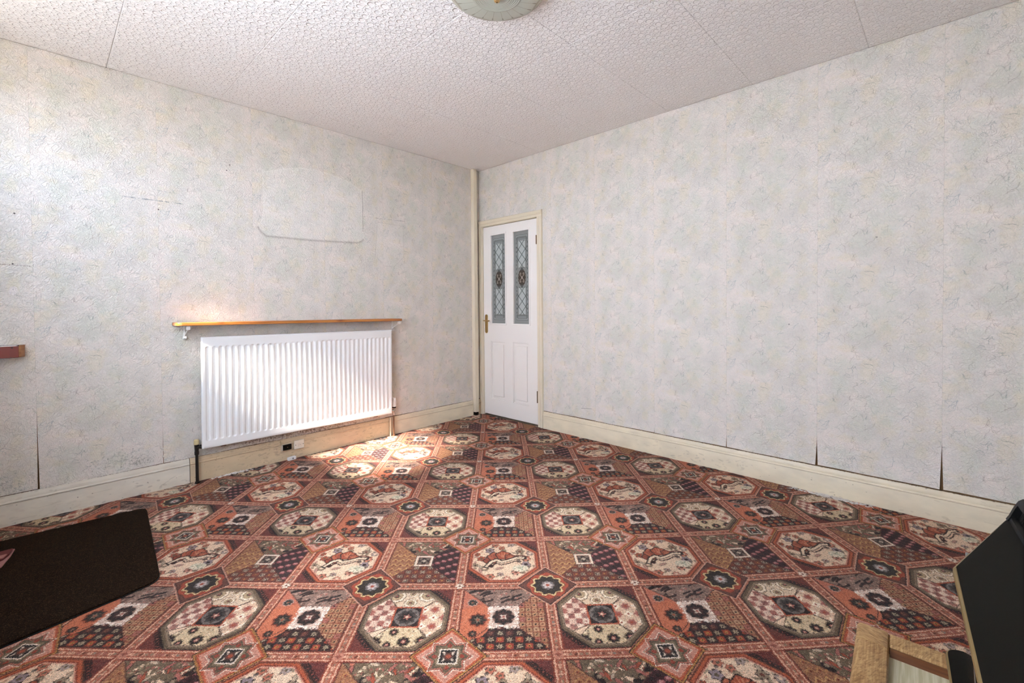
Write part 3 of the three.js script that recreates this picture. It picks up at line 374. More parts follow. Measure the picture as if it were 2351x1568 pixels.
// lengths of wallpaper, each a sheet of its own that lifts a little at its foot
function strips(wall, side) {
  const L = side === 'left', seams = L ? SEAM_L : SEAM_R, len = L ? LEFT_LEN : RIGHT_LEN, r = rng(L ? 3 : 4);
  // at each seam: [height up to which the joint has opened, gap at the foot, lift]
  const open = L ? { 1: [0.62, 0.008, 0.012], 2: [0.42, 0.003, 0.004] } : { 4: [0.20, 0.003, 0.003], 5: [0.26, 0.006, 0.005], 6: [0.34, 0.012, 0.012], 7: [0.42, 0.014, 0.014] };
  for (let i = 0; i + 1 < seams.length; i++) {
    const lo = (L ? Math.max(RX, seams[i]) : Math.max(0, seams[i])) + (seams[i] > RX && seams[i] < 0 || (!L && seams[i] > 0) ? 0.00015 : 0), hi = (L ? Math.min(0, seams[i + 1]) : Math.min(RZ, seams[i + 1])) - (L && seams[i + 1] >= 0 ? 0 : 0.00015);
    if (hi - lo < 0.01) continue;
    const doorOver = !L && lo < 0.86;                       // above and beside the door the paper is cut round the frame
    const nx = 8, ny = 46, P = [], U = [], I = [], y0 = SK + (L ? 0.002 : 0.001 + 0.0022 * lo) + (r() - 0.5) * 0.002, cells = [];
    for (let b = 0; b <= ny; b++) for (let q = 0; q <= nx; q++) {
      const t = q / nx, ya = y0 + (CH - y0) * Math.pow(b / ny, 1.5), y = doorOver && Math.abs(ya - 2.022) < 0.042 ? 2.022 : ya;
      let s = lo + (hi - lo) * t, lift = 0.0008;
      for (const [e, at, w] of [[i, lo, 1 - t], [i + 1, hi, t]]) { const o = open[e]; if (!o || y > o[0]) continue; const k = 1 - (y - y0) / (o[0] - y0), near = Math.pow(w, 3); s += (e === i ? 1 : -1) * o[1] * 0.5 * Math.pow(k, 1.2) * Math.pow(w, 2); lift += o[2] * k * k * near; }
      if (b === 0) s += 0;
      const yy = b === 0 ? y + 0.002 * Math.sin(s * 9 + i) + 0.0015 * (r() - 0.5) : y;
      if (L) P.push(s, yy, lift); else P.push(-lift, yy, s);
      U.push(L ? 1 + s / len : s / len, yy / CH);
    }
    for (let b = 0; b < ny; b++) for (let q = 0; q < nx; q++) {
      const a = b * (nx + 1) + q, ym = P[(a + (nx + 1)) * 3 + 1], sm = L ? 0 : (P[a * 3 + 2] + P[(a + 1) * 3 + 2]) / 2;
      if (doorOver && P[a * 3 + 1] < 2.02 && sm < 0.85) continue;
      if (L) I.push(a, a + 1, a + nx + 2, a, a + nx + 2, a + nx + 1); else I.push(a, a + 1, a + nx + 2, a, a + nx + 2, a + nx + 1);
    }
    const g = new THREE.BufferGeometry();
    g.setAttribute('position', new THREE.Float32BufferAttribute(P, 3)); g.setAttribute('uv', new THREE.Float32BufferAttribute(U, 2)); g.setIndex(I); g.computeVertexNormals();
    part('wallpaper_strip', g, L ? M.paperLeft : M.paperRight, wall);
  }
  if (L) { // a torn curl of paper near the foot of a seam
    const g = new THREE.TorusGeometry(0.015, 0.0024, 5, 18, 4.4).scale(0.7, 1.4, 1.2).rotateZ(0.9).translate(-2.726, 0.245, 0.006);
    part('torn_paper_curl', [g, new THREE.TorusGeometry(0.008, 0.0035, 4, 8, 1.6).scale(1, 1.5, 1).rotateZ(2.6).translate(-2.735, 0.212, 0.005)], std({ color: 0xe6ddd2, roughness: 0.9 }), wall, 'torn curl of white wallpaper backing');
  }
}
{ // ceiling: plaster with square polystyrene tiles stuck to it
  const ceil = solid('ceiling', box(RX - 0.12, 0.12, CH + 0.008, CH + 0.15, -0.12, RZ + 0.12), std({ color: 0xb8a89c, roughness: 0.95 }));
  const xs = [RX, -3.56, -2.97, -2.385, -1.805, -1.22, -0.63, -0.04], zs = [0, 0.226, 0.866, 1.506, 2.112, 2.69, 3.29, 3.89, RZ], r = rng(9);
  for (let i = 0; i + 1 < xs.length; i++) for (let j = 0; j + 1 < zs.length; j++) {
    const x0 = xs[i] + 0.0008, x1 = (i === xs.length - 2 ? 0 : xs[i + 1]) - 0.0008, z0 = zs[j] + 0.0006, z1 = zs[j + 1] - 0.0006, y = CH + (r() - 0.5) * 0.0005, c = 0.0030, t = 0.0085;
    const tilt = () => (r() - 0.5) * 0.0005;
    const A = [[x0, z0], [x1, z0], [x1, z1], [x0, z1]], B = [[x0 + c, z0 + c], [x1 - c, z0 + c], [x1 - c, z1 - c], [x0 + c, z1 - c]], P = [], U = [], ou = r() * 5, ov = r() * 5;
    const b = B.map(([p, q]) => [p, y + tilt(), q]), m = A.map(([p, q]) => [p, y + 0.0018, q]), top = A.map(([p, q]) => [p, y + t, q]);
    const quad = (k) => { for (const n of [0, 1, 2, 0, 2, 3]) { P.push(...k[n]); U.push(k[n][0] + ou, k[n][2] + ov); } };
    quad([b[0], b[1], b[2], b[3]]); for (let e = 0; e < 4; e++) { const f = (e + 1) % 4; quad([m[e], m[f], b[f], b[e]]); quad([top[e], top[f], m[f], m[e]]); }
    const g = new THREE.BufferGeometry(); g.setAttribute('position', new THREE.Float32BufferAttribute(P, 3)); g.setAttribute('uv', new THREE.Float32BufferAttribute(U, 2)); g.computeVertexNormals();
    part('ceiling_tile', g, M.tile, ceil);
  }
}
{ // fitted carpet, its woven pattern bowed as it was stretched
  const cu = [0.91159, 1.89063, 0.02341, -0.00399, 2.0436, -0.04386, 0.00513, 0.01124, -0.0026, -6e-05], cv = [7.81605, -1.68754, -0.08585, 0.00384, 1.65323, -0.02803, -0.0075, -0.17332, 0.00433, -0.02307];
  const nx = 94, nz = 110, P = [], U = [], I = [], K = [], r = rng(17);
  for (let j = 0; j <= nz; j++) for (let i = 0; i <= nx; i++) {
    const x = RX + (0 - RX) * i / nx, z = RZ * j / nz; let u = 0, v = 0, k = 0;
    for (let p = 0; p < 4; p++) for (let q = 0; q < 4 - p; q++, k++) { const t = Math.pow(x, p) * Math.pow(z, q); u += cu[k] * t; v += cv[k] * t; }
    const edge = Math.min(-x, z), h = edge < 0.03 ? -0.004 * vnoise(x * 40 + 200, z * 40, 9999, 3) : 0;
    P.push(x, h, z); U.push(u / 2, v / 2);
    const w = 0.90 + 0.2 * fbm(x * 2.2 + 50, z * 2.2, 9999, 4, 12); K.push(w, w, w);
  }
  for (let j = 0; j < nz; j++) for (let i = 0; i < nx; i++) { const a = j * (nx + 1) + i; I.push(a, a + nx + 1, a + 1, a + 1, a + nx + 1, a + nx + 2); }
  const g = new THREE.BufferGeometry(); g.setAttribute('position', new THREE.Float32BufferAttribute(P, 3)); g.setAttribute('uv', new THREE.Float32BufferAttribute(U, 2)); g.setAttribute('color', new THREE.Float32BufferAttribute(K, 3)); g.setIndex(I); g.computeVertexNormals();
  const t = thing('fitted_carpet', 'worn wall-to-wall carpet woven with octagons and diamonds in terracotta, cream and brown', 'carpet');
  part('woven_pile', g, M.carpet, t);
  // frayed backing that shows along the skirting
  const fray = (x, z, dx, dz, n, sp) => { const gs = []; for (let i = 0; i < n; i++) { const q = (r() + r() - 1) * sp / 2, l = 0.004 + r() * 0.011; gs.push(new THREE.TetrahedronGeometry(l, 0).scale(1 + r() * 1.6, 0.25 + 0.3 * r(), 0.3 + 0.5 * r()).rotateY(r() * 3).rotateZ((r() - 0.5) * 0.6).translate(x + dx * q + (dz ? (r() - 0.3) * 0.035 : 0), -0.001 + r() * 0.004, z + dz * q + (dx ? (r() - 0.3) * 0.03 : 0))); } return gs; };
  const backing = std({ color: 0xd8cec4, roughness: 1 });
  part('frayed_backing', fray(-0.048, 3.12, 0, 1, 190, 0.46), backing, t, 'frayed pale backing by the right skirting'); part('frayed_backing', fray(-2.36, 0.036, 1, 0, 90, 0.34), backing, t, 'frayed pale backing below the radiator');
  t.children.slice(1).forEach((o) => { o.userData.kind = 'stuff'; });
}
// ---- skirting boards
const PROFILE = [[0, -0.01], [0.018, -0.01], [0.018, 0.112], [0.0165, 0.1145], [0.0165, 0.1165], [0.0215, 0.119], [0.0225, 0.123], [0.021, 0.127], [0.0165, 0.130], [0.0165, 0.138], [0.0145, 0.146], [0.0115, 0.153], [0.010, SK], [0, SK]];
{
  const b = structure('baseboard_left');
  part('skirting_board', run(PROFILE, [RX, 0, 0], [1, 0, 0], [0, 0, 1], -2.606 - RX), M.skirtLeft, b, 'pale skirting board left of the black pipe');
  part('skirting_board', run(PROFILE, [-2.602, 0, 0], [1, 0, 0], [0, 0, 1], 2.602 - 1.118), M.skirtDirty, b, 'brown-stained skirting board under the radiator');
  part('skirting_board', run(PROFILE, [-1.114, 0, 0], [1, 0, 0], [0, 0, 1], 1.114 - 0.122), M.skirtClean, b, 'cream skirting board right of the radiator');
  part('skirting_board', run(PROFILE, [-0.066, 0, 0], [1, 0, 0], [0, 0, 1], 0.06), M.skirtDirty, b, 'short end of skirting board beside the door');
  const c = structure('baseboard_right');
  part('skirting_board', run(PROFILE, [0, 0, 0.887], [0, 0, 1], [-1, 0, 0], RZ - 0.887), M.skirtClean, c);
}
// ---- corner pipe casing
{
  const t = thing('pipe_casing', 'narrow cream boxed pipe casing running up the room corner beside the door', 'pipe casing', [-0.115, 0, 0]);
  part('casing', rbox(0, 0.048, 0.036, CH, 0, 0.046, 0.003), M.trim, t);
  part('pipe_stub', [cyl(0.013, 0.013, 0.07, 0.024, 0.03, 0.024), rbox(0.006, 0.044, 0.002, 0.034, 0.006, 0.046, 0.005)], M.darkMetal, t, 'dark pipe end below the casing');
}
// ---- door
{
  const d = structure('door_1');
  const z0 = 0.052, z1 = 0.814, y0 = 0.012, y1 = 1.985, X = 0.012;
  const GL = [[0.170, 0.376, 0.974, 1.890], [0.492, 0.698, 0.974, 1.890]], PN = [[0.158, 0.366, 0.178, 0.786], [0.476, 0.690, 0.176, 0.788]];
  const s = poly([[z0, y0], [z1, y0], [z1, y1], [z0, y1]]);
  for (const [a, b, c, e] of [...GL, ...PN]) s.holes.push(new THREE.Path([[a, c], [a, e], [b, e], [b, c]].map((p) => new THREE.Vector2(...p))));
  const leaf = part('door_leaf', onRight(extr(s, 0.040, 0.0015), X + 0.040), M.door, d, 'white door leaf with two glazed and two moulded panels');
  const ring = (a, b, c, e, w, h, bev) => { const q = poly([[a, c], [b, c], [b, e], [a, e]]); q.holes.push(new THREE.Path([[a + w, c + w], [a + w, e - w], [b - w, e - w], [b - w, c + w]].map((p) => new THREE.Vector2(...p)))); return extr(q, h, bev); };
  for (const [a, b, c, e] of GL) part('glazing_bead', onRight(ring(a - 0.016, b + 0.016, c - 0.016, e + 0.016, 0.017, 0.008, 0.003), X + 0.002), M.door, leaf);
  for (const [a, b, c, e] of PN) { // moulded lower panels: a sunk margin and a raised field
    const fld = extr(poly([[a + 0.030, c + 0.034], [b - 0.030, c + 0.034], [b - 0.030, e - 0.034], [a + 0.030, e - 0.034]]), 0.010, 0.0075);
    part('door_panel', [onRight(extr(poly([[a, c], [b, c], [b, e], [a, e]]), 0.010), X + 0.022), onRight(fld, X + 0.0135), onRight(ring(a - 0.001, b + 0.001, c - 0.001, e + 0.001, 0.012, 0.008, 0.0035), X + 0.013)], M.door, leaf);
  }
  const [c, g] = canvas(256, 1024); // etched pattern of the panes
  g.fillStyle = '#979994'; g.fillRect(0, 0, 256, 1024);
  g.fillStyle = '#a3a6a1'; g.fillRect(30, 40, 196, 944);
  g.fillStyle = '#8d908b'; g.fillRect(50, 62, 156, 900);
  const dark = '#4c524f', pale = '#c2c8c4';
  const lozenge = (cx, cy, w, h, col) => { g.fillStyle = col; g.beginPath(); g.moveTo(cx, cy - h); g.lineTo(cx + w, cy); g.lineTo(cx, cy + h); g.lineTo(cx - w, cy); g.fill(); };
  for (const [t, b] of [[110, 400], [624, 914]]) {
    g.save(); g.beginPath(); g.rect(72, t, 112, b - t); g.clip(); g.fillStyle = pale; g.fillRect(72, t, 112, b - t);
    g.restore(); g.save(); g.beginPath(); g.rect(40, t - 10, 176, b - t + 20); g.clip(); g.strokeStyle = dark; g.lineWidth = 7;
    const n = 2.5, st = (b - t) / n; for (let i = -2; i < 5; i++) { const y = t + i * st; g.beginPath(); g.moveTo(128 - 88, y - 0.5 * st + 0); g.lineTo(128 + 88, y + 1.07 * st); g.moveTo(128 + 88, y - 0.5 * st); g.lineTo(128 - 88, y + 1.07 * st); g.stroke(); }
    g.restore();
  }
  g.strokeStyle = dark; g.lineWidth = 4; for (const o of [34, 52]) g.strokeRect(o, o + 10, 256 - 2 * o, 1004 - 2 * o);
  g.strokeStyle = '#aab0ad'; g.lineWidth = 3; g.strokeRect(43, 53, 170, 918);
  for (const y of [78, 92, 932, 946]) { g.strokeStyle = dark; g.lineWidth = 6; g.beginPath(); g.moveTo(36, y); g.lineTo(220, y); g.stroke(); g.strokeStyle = pale; g.lineWidth = 5; g.beginPath(); g.moveTo(60, y + 7); g.lineTo(196, y + 7); g.stroke(); }
  for (const sx of [40, 216]) for (let y = 120; y < 920; y += 48) { g.fillStyle = y % 96 ? dark : pale; g.fillRect(sx - 3, y, 6, 20); }
  g.fillStyle = '#43372c'; g.beginPath(); for (let i = 0; i <= 90; i++) { const q = i / 90 * 6.2832, k = 1 + 0.045 * Math.cos(q * 16); g.lineTo(128 + 60 * k * Math.cos(q), 512 + 92 * k * Math.sin(q)); } g.fill();
  g.strokeStyle = '#9a8e80'; g.lineWidth = 9; for (const [sx, sy] of [[1, 1], [-1, 1], [1, -1], [-1, -1]]) { g.beginPath(); g.moveTo(128, 512); g.bezierCurveTo(128 + sx * 14, 512 + sy * 28, 128 + sx * 40, 512 + sy * 14, 128 + sx * 33, 512 + sy * 44); g.stroke(); g.beginPath(); g.arc(128 + sx * 24, 512 + sy * 44, 8, 0, 6.3); g.stroke(); }
  lozenge(128, 512, 10, 14, '#d0c6ba'); lozenge(128, 416, 16, 28, dark); lozenge(128, 608, 16, 28, dark);
  const pane = phy({ map: texture(c), roughness: 0.4, transmission: 0.12, thickness: 0, ior: 1.5 });
  for (const [a, b, e, f] of GL) part('glass_pane', onRight(new THREE.BoxGeometry(b - a + 0.004, f - e + 0.004, 0.004).translate((a + b) / 2, (e + f) / 2, 0), X + 0.014), pane, leaf, 'grey frosted pane etched with lozenges and an oval');
  const plate = part('handle_plate', onRight(extr((() => { const q = new THREE.Shape(); q.absarc(0.092, 1.045, 0.021, 0, Math.PI); q.absarc(0.092, 0.887, 0.021, Math.PI, 2 * Math.PI); q.closePath(); return q; })(), 0.006, 0.002), X), M.brass, leaf, 'long brass handle plate');
  part('lever', [onRight(new THREE.TubeGeometry(new THREE.CatmullRomCurve3([V(0.092, 1.0, 0), V(0.092, 1.0, 0.03), V(0.096, 1.0, 0.042), V(0.12, 1.001, 0.046), V(0.15, 0.998, 0.044), V(0.178, 1.0, 0.040)]), 24, 0.0075, 10), X - 0.004), onRight(cyl(0.013, 0.013, 0.01, 0.092, 1.0, 0.006, 20, 'z'), X)], M.brass, plate);
  for (const [a, b] of [[1.735, 1.82], [0.228, 0.340]]) part('hinge', [cyl(0.0052, 0.0052, b - a, -0.0125, (a + b) / 2, 0.8158, 12), box(-0.013, 0.012, a, b, 0.8142, 0.8168)], std({ color: 0x6a4c2a, roughness: 0.5, metalness: 0.6 }), d);
  // frame: lining, stop and moulded architrave
  const lin = []; lin.push(box(0, 0.12, 0, 2.0, 0.040, 0.049), box(0, 0.12, 0, 2.0, 0.817, 0.826), box(0, 0.12, 1.989, 1.999, 0.04, 0.826), box(0.058, 0.072, 0, 1.99, 0.049, 0.062), box(0.058, 0.072, 0, 1.99, 0.804, 0.817), box(0.058, 0.072, 1.976, 1.99, 0.049, 0.817));
  part('door_lining', lin, M.trim, d);
  const AR = [[0, 0], [0.014, 0], [0.016, 0.004], [0.016, 0.022], [0.013, 0.026], [0.019, 0.034], [0.022, 0.042], [0.022, 0.056], [0.019, 0.060], [0, 0.062]];
  const upright = (zIn, dir, h) => { const pts = AR.map(([o, w]) => [-o, zIn + dir * w]); return plan(dir > 0 ? pts : pts.reverse(), 0, h); };
  part('architrave', [upright(0.822, 1, 1.993)], M.trim, d); part('architrave', [plan([[0, 0.006], [-0.016, 0.006], [-0.016, 0.044], [0, 0.046]], 0, 1.995)], M.trim, d);
  part('architrave', run(AR, [0, 1.992, 0.008], [0, 0, 1], [-1, 0, 0], 0.876), M.trim, d);
}
// ---- the two windows in the wall off to the left of the picture: a high light by the radiator wall and a wider one
const clearPane = phy({ color: 0xffffff, roughness: 0, transmission: 1, thickness: 0, ior: 1.5 });
for (const [n, q, mull] of [['window_1', WIN, null], ['window_2', WIN2, (WIN2.z0 + WIN2.z1) / 2]]) {
  const w = structure(n), xw = RX - 0.13, bar = (a, b, c, e) => rbox(xw - 0.028, xw + 0.028, c, e, a, b, 0.004);
  const bars = [bar(q.z0, q.z0 + 0.05, q.y0, q.y1), bar(q.z1 - 0.05, q.z1, q.y0, q.y1), bar(q.z0, q.z1, q.y0, q.y0 + 0.05), bar(q.z0, q.z1, q.y1 - 0.05, q.y1)];
  if (q.t) bars.push(bar(q.z0, q.z1, q.t - 0.03, q.t + 0.03));
  if (mull) bars.push(bar(mull - 0.03, mull + 0.03, q.y0, q.y1));
  part('window_frame', bars, M.upvc, w);
  for (const [a, b] of mull ? [[q.z0 + 0.05, mull - 0.03], [mull + 0.03, q.z1 - 0.05]] : [[q.z0 + 0.05, q.z1 - 0.05]]) part('glass_pane', box(xw - 0.002, xw + 0.002, q.y0 + 0.05, q.y1 - 0.05, a, b), clearPane, w);
  part('window_sill', rbox(RX - 0.11, RX + (mull ? 0.10 : 0.02), q.y0 - 0.03, q.y0, q.z0 - 0.04, q.z1 + 0.04, 0.008), M.upvc, w);
}
function netCurtain(za, zb, top, label) { // gathered net on its wire
  const nx = 90, ny = 10, P = [], U = [], I = [];
  for (let j = 0; j <= ny; j++) for (let i = 0; i <= nx; i++) { P.push(RX + 0.035 + 0.014 * Math.sin(i * 0.62) * (0.7 + 0.3 * Math.sin(i * 0.13)), WIN2.y0 + 0.01 + (top - WIN2.y0) * j / ny, za + (zb - za) * i / nx); U.push(i / nx, j / ny); }
  for (let j = 0; j < ny; j++) for (let i = 0; i < nx; i++) { const a = j * (nx + 1) + i; I.push(a, a + 1, a + nx + 2, a, a + nx + 2, a + nx + 1); }
  const g = new THREE.BufferGeometry(); g.setAttribute('position', new THREE.Float32BufferAttribute(P, 3)); g.setAttribute('uv', new THREE.Float32BufferAttribute(U, 2)); g.setIndex(I); g.computeVertexNormals();
  const t = thing('net_curtain', label, 'curtain');
  part('netting', g, phy({ color: 0xe2ecf8, roughness: 0.95, transmission: 0.78, thickness: 0, side: THREE.DoubleSide }), t);
  part('curtain_wire', cyl(0.003, 0.003, zb - za + 0.02, RX + 0.035, top + 0.012, (za + zb) / 2, 8, 'z'), M.white, t);
}
{ // drawn blind behind the lower light of the first window
  const t = thing('roller_blind', 'off-white roller blind drawn over the lower light of the narrow window', 'blind');
  part('fabric', box(RX - 0.088, RX - 0.086, WIN.y0 + 0.005, WIN.t - 0.02, WIN.z0 + 0.004, WIN.z1 - 0.004), phy({ color: 0xe6edf4, roughness: 0.95, transmission: 0.2, thickness: 0 }), t);
  part('bottom_bar', rbox(RX - 0.093, RX - 0.080, WIN.y0 + 0.002, WIN.y0 + 0.022, WIN.z0 + 0.004, WIN.z1 - 0.004, 0.003), M.white, t);
}
netCurtain(WIN2.z0 - 0.04, WIN2.z1 + 0.04, WIN2.y1 + 0.02, 'white net curtain hanging over the wide window');
// ================================================================= things
// ---- radiator
{
  const t = thing('radiator', 'long white panel radiator with upright flutes under the pine shelf', 'radiator', [-1.840, 0.589, 0]);
  t.rotation.z = -0.0085;
  const w = 1.410, h = 0.736, n = 36, mx = 0.014, top = 0.060, bot = 0.046, pitch = (w - 2 * mx) / n, hw = pitch * 0.37, zf = 0.100;
  const xs = [], ys = [];
  for (let i = 0; i <= n * 12; i++) xs.push(-w / 2 + mx + (w - 2 * mx) * i / (n * 12)); xs.unshift(-w / 2 + 0.004, -w / 2 + 0.009); xs.push(w / 2 - 0.009, w / 2 - 0.004);
  const yt = h / 2 - top, yb = -h / 2 + bot;
  for (const v of [-h / 2 + 0.004, -h / 2 + 0.02]) ys.push(v); for (let i = 0; i <= 12; i++) ys.push(yb + 0.03 * i / 12); for (let i = 1; i < 12; i++) ys.push(yb + 0.03 + (yt - yb - 0.06) * i / 12); for (let i = 0; i <= 12; i++) ys.push(yt - 0.03 + 0.03 * i / 12); for (const v of [h / 2 - 0.03, h / 2 - 0.012, h / 2 - 0.004]) ys.push(v);
  const depth = (x, y) => { const q = (x + w / 2 - mx) / pitch, cx = (Math.floor(Math.min(n - 1, Math.max(0, q))) + 0.5) * pitch + mx - w / 2, a = yb + hw, b = yt - hw, dy = y < a ? a - y : y > b ? y - b : 0, d = Math.hypot(x - cx, dy); const s = Math.max(0, Math.min(1, (hw - d) / (hw * 0.62))); return 0.0068 * s * s * (3 - 2 * s); };
  const X = [xs[0], ...xs, xs[xs.length - 1]], Y = [ys[0], ...ys, ys[ys.length - 1]], P = [], U = [], I = [];
  for (let j = 0; j < Y.length; j++) for (let i = 0; i < X.length; i++) {
    const ex = i === 0 ? -1 : i === X.length - 1 ? 1 : 0, ey = j === 0 ? -1 : j === Y.length - 1 ? 1 : 0;
    const out = ex || ey; P.push(X[i] + ex * 0.004, Y[j] + ey * 0.004, out ? zf - 0.004 : zf - depth(X[i], Y[j])); U.push(i / X.length, j / Y.length);
  }
  for (let j = 0; j + 1 < Y.length; j++) for (let i = 0; i + 1 < X.length; i++) { const a = j * X.length + i, b = a + X.length; I.push(a, a + 1, b + 1, a, b + 1, b); }
  const g = new THREE.BufferGeometry(); g.setAttribute('position', new THREE.Float32BufferAttribute(P, 3)); g.setAttribute('uv', new THREE.Float32BufferAttribute(U, 2)); g.setIndex(I); g.computeVertexNormals();
  const enamel = std({ color: 0xf0eeea, roughness: 0.32 });
  part('fluted_panel', g, enamel, t);
  part('panel_edge', [rbox(-w / 2, w / 2, h / 2 - 0.012, h / 2 + 0.001, 0.076, 0.0965, 0.004), rbox(-w / 2, w / 2, -h / 2 - 0.001, -h / 2 + 0.012, 0.076, 0.0965, 0.004), rbox(-w / 2 - 0.001, -w / 2 + 0.010, -h / 2, h / 2, 0.076, 0.0965, 0.004), rbox(w / 2 - 0.010, w / 2 + 0.001, -h / 2, h / 2, 0.076, 0.0965, 0.004)], enamel, t);
  part('back_panel', rbox(-w / 2 + 0.008, w / 2 - 0.008, -h / 2 + 0.01, h / 2 - 0.012, 0.070, 0.086, 0.006), enamel, t);
  for (const x of [-0.58, 0.56]) part('wall_bracket', [rbox(x - 0.022, x + 0.022, -h / 2 - 0.012, -h / 2 + 0.07, 0.002, 0.010, 0.002), rbox(x - 0.016, x + 0.016, -h / 2 - 0.010, -h / 2 + 0.004, 0.010, 0.082, 0.002)], std({ color: 0x6a4632, roughness: 0.7 }), t, 'rusty brown wall bracket');
}
{ // left valve, its pipe painted black
  const black = std({ color: 0x17130f, roughness: 0.45 });
  const t = thing('radiator_pipe', 'black painted pipe with cream capped valve at the left end of the radiator', 'pipe', [-2.573, 0, 0.062]);
  part('pipe', [cyl(0.0095, 0.0085, 0.245, 0, 0.122, 0, 16), cyl(0.014, 0.014, 0.012, 0, 0.006, 0, 16)], black, t);
  part('valve_body', [cyl(0.0135, 0.0135, 0.022, 0, 0.2, 0, 6), cyl(0.011, 0.014, 0.05, 0, 0.232, 0, 16), cyl(0.011, 0.011, 0.034, 0.017, 0.238, 0.004, 14, 'x'), cyl(0.0145, 0.0145, 0.012, 0.024, 0.238, 0.004, 6, 'x')], black, t);
  part('valve_cap', [cyl(0.0165, 0.0150, 0.028, 0, 0.272, 0, 20), cyl(0.0135, 0.011, 0.004, 0, 0.288, 0, 20)], std({ color: 0xcdb98a, roughness: 0.5 }), t, 'cream plastic valve cap');
}
{ // thermostatic valve at the right
  const t = thing('radiator_pipe', 'brown pipe with white thermostatic valve at the right end of the radiator', 'pipe', [-1.096, 0, 0.058]);
  part('pipe', [cyl(0.0078, 0.0078, 0.20, -0.004, 0.10, 0, 14), cyl(0.012, 0.011, 0.012, -0.004, 0.006, 0.002, 14)], std({ color: 0x6b4a32, roughness: 0.5 }), t, 'brown painted pipe');
  part('pipe', cyl(0.0072, 0.0072, 0.165, -0.027, 0.083, -0.018, 12), std({ color: 0xd6ccb2, roughness: 0.5 }), t, 'thin cream pipe behind');
  part('valve_body', [cyl(0.012, 0.012, 0.020, -0.002, 0.196, 0, 6), cyl(0.010, 0.010, 0.050, -0.001, 0.228, 0, 16), cyl(0.009, 0.009, 0.036, -0.022, 0.226, 0.006, 14, 'x'), cyl(0.0125, 0.0125, 0.010, -0.022, 0.226, 0.006, 6, 'x')], M.chrome, t, 'chrome valve body');
  const head = new THREE.LatheGeometry([[0.0001, 0.088], [0.012, 0.088], [0.0155, 0.083], [0.0165, 0.06], [0.0185, 0.035], [0.0185, 0.012], [0.016, 0.008], [0.0001, 0.008]].map((p) => new THREE.Vector2(...p)).reverse(), 28).translate(0, 0.252, 0);
  const ribs = []; for (let i = 0; i < 14; i++) { const a = i / 14 * 6.283; ribs.push(box(-0.0012, 0.0012, 0.268, 0.318, -0.0012, 0.0012).translate(0.0182 * Math.cos(a), 0, 0.0182 * Math.sin(a))); }
  const v = part('valve_head', [head, ...ribs], std({ color: 0xf4f2ee, roughness: 0.4 }), t, 'white ribbed valve head');
  part('collar', cyl(0.0185, 0.0185, 0.010, 0, 0.257, 0, 24), M.darkMetal, v);
}
// ---- pine shelf over the radiator with two scrolled white brackets
function woodPaint(seed, w, h, a, b, c3, fine = 1, knots = 0) {
  const [c, g] = canvas(w, h), A = hex(a), B = hex(b), C = hex(c3), im = g.createImageData(w, h), d = im.data, r = rng(seed), kn = []; for (let i = 0; i < knots; i++) kn.push([r() * w, r() * h, 5 + r() * 8]);
  for (let y = 0; y < h; y++) for (let x = 0; x < w; x++) {
    let yy = y + 10 * (fbm(x / 200, y / 60, 9999, 3, seed) - 0.5); let kd = 0; for (const k of kn) { const q = Math.hypot((x - k[0]) / 2, y - k[1]); yy += 14 * Math.exp(-q / 16) * Math.sign(y - k[1] + 0.01); kd = Math.max(kd, Math.exp(-((q / k[2]) ** 2))); }
    const n = fbm(x / 150, yy / 3 * fine, 9999, 4, seed + 3), m = fbm(x / 260, yy / 14, 9999, 3, seed + 9), o = (y * w + x) * 4;
    const t = Math.max(0, Math.min(1, (n - 0.3) * 2.2)), k = Math.max(0, Math.min(1, (m - 0.45) * 3)) * 0.6;
    for (let i = 0; i < 3; i++) { let v = A[i] + (B[i] - A[i]) * t; v += (C[i] - v) * Math.min(1, k + kd); d[o + i] = v; } d[o + 3] = 255;
  }
  g.putImageData(im, 0, 0); return texture(c);
}
{
  const t = thing('wall_shelf', 'varnished orange pine shelf board on scrolled white brackets above the radiator', 'shelf', [-1.868, 1.046, 0]);
  t.rotation.z = -0.0085;
  const pine = woodPaint(51, 1024, 128, '#c9853f', '#b06a2a', '#8a4a1c', 1, 7); pine.repeat.set(0.6, 5);
  const hw = 0.812, b = plan(roundedPlan([[-hw, 0], [-hw, 0.152], [hw, 0.152], [hw, 0]], [0, 0.035, 0.012, 0]), -0.010, 0.020, 0.003);
  part('shelf_board', b, phy({ map: pine, roughness: 0.35, clearcoat: 0.4, clearcoatRoughness: 0.25 }), t);
  for (const x of [-0.748, 0.797]) {
    const br = part('bracket', [
      new THREE.TubeGeometry(new THREE.CatmullRomCurve3([V(x, -0.103, 0.020), V(x, -0.096, 0.010), V(x, -0.083, 0.010), V(x, -0.070, 0.022), V(x, -0.060, 0.045), V(x, -0.048, 0.075), V(x, -0.037, 0.100), V(x, -0.036, 0.122), V(x, -0.028, 0.130), V(x, -0.019, 0.126)]), 60, 0.0036, 8),
      rbox(x - 0.005, x + 0.005, -0.1, -0.011, 0.0015, 0.005, 0.002), rbox(x - 0.005, x + 0.005, -0.015, -0.011, 0.002, 0.124, 0.002)], M.white, t, 'scrolled white metal bracket');
    part('scroll_end', [cyl(0.0095, 0.0095, 0.022, x, -0.026, 0.121, 18, 'x'), rbox(x - 0.010, x + 0.010, -0.038, -0.012, 0.126, 0.134, 0.003)], M.white, br); part('scroll_end', cyl(0.011, 0.011, 0.018, x, -0.092, 0.017, 18, 'x'), M.white, br);
  }
}
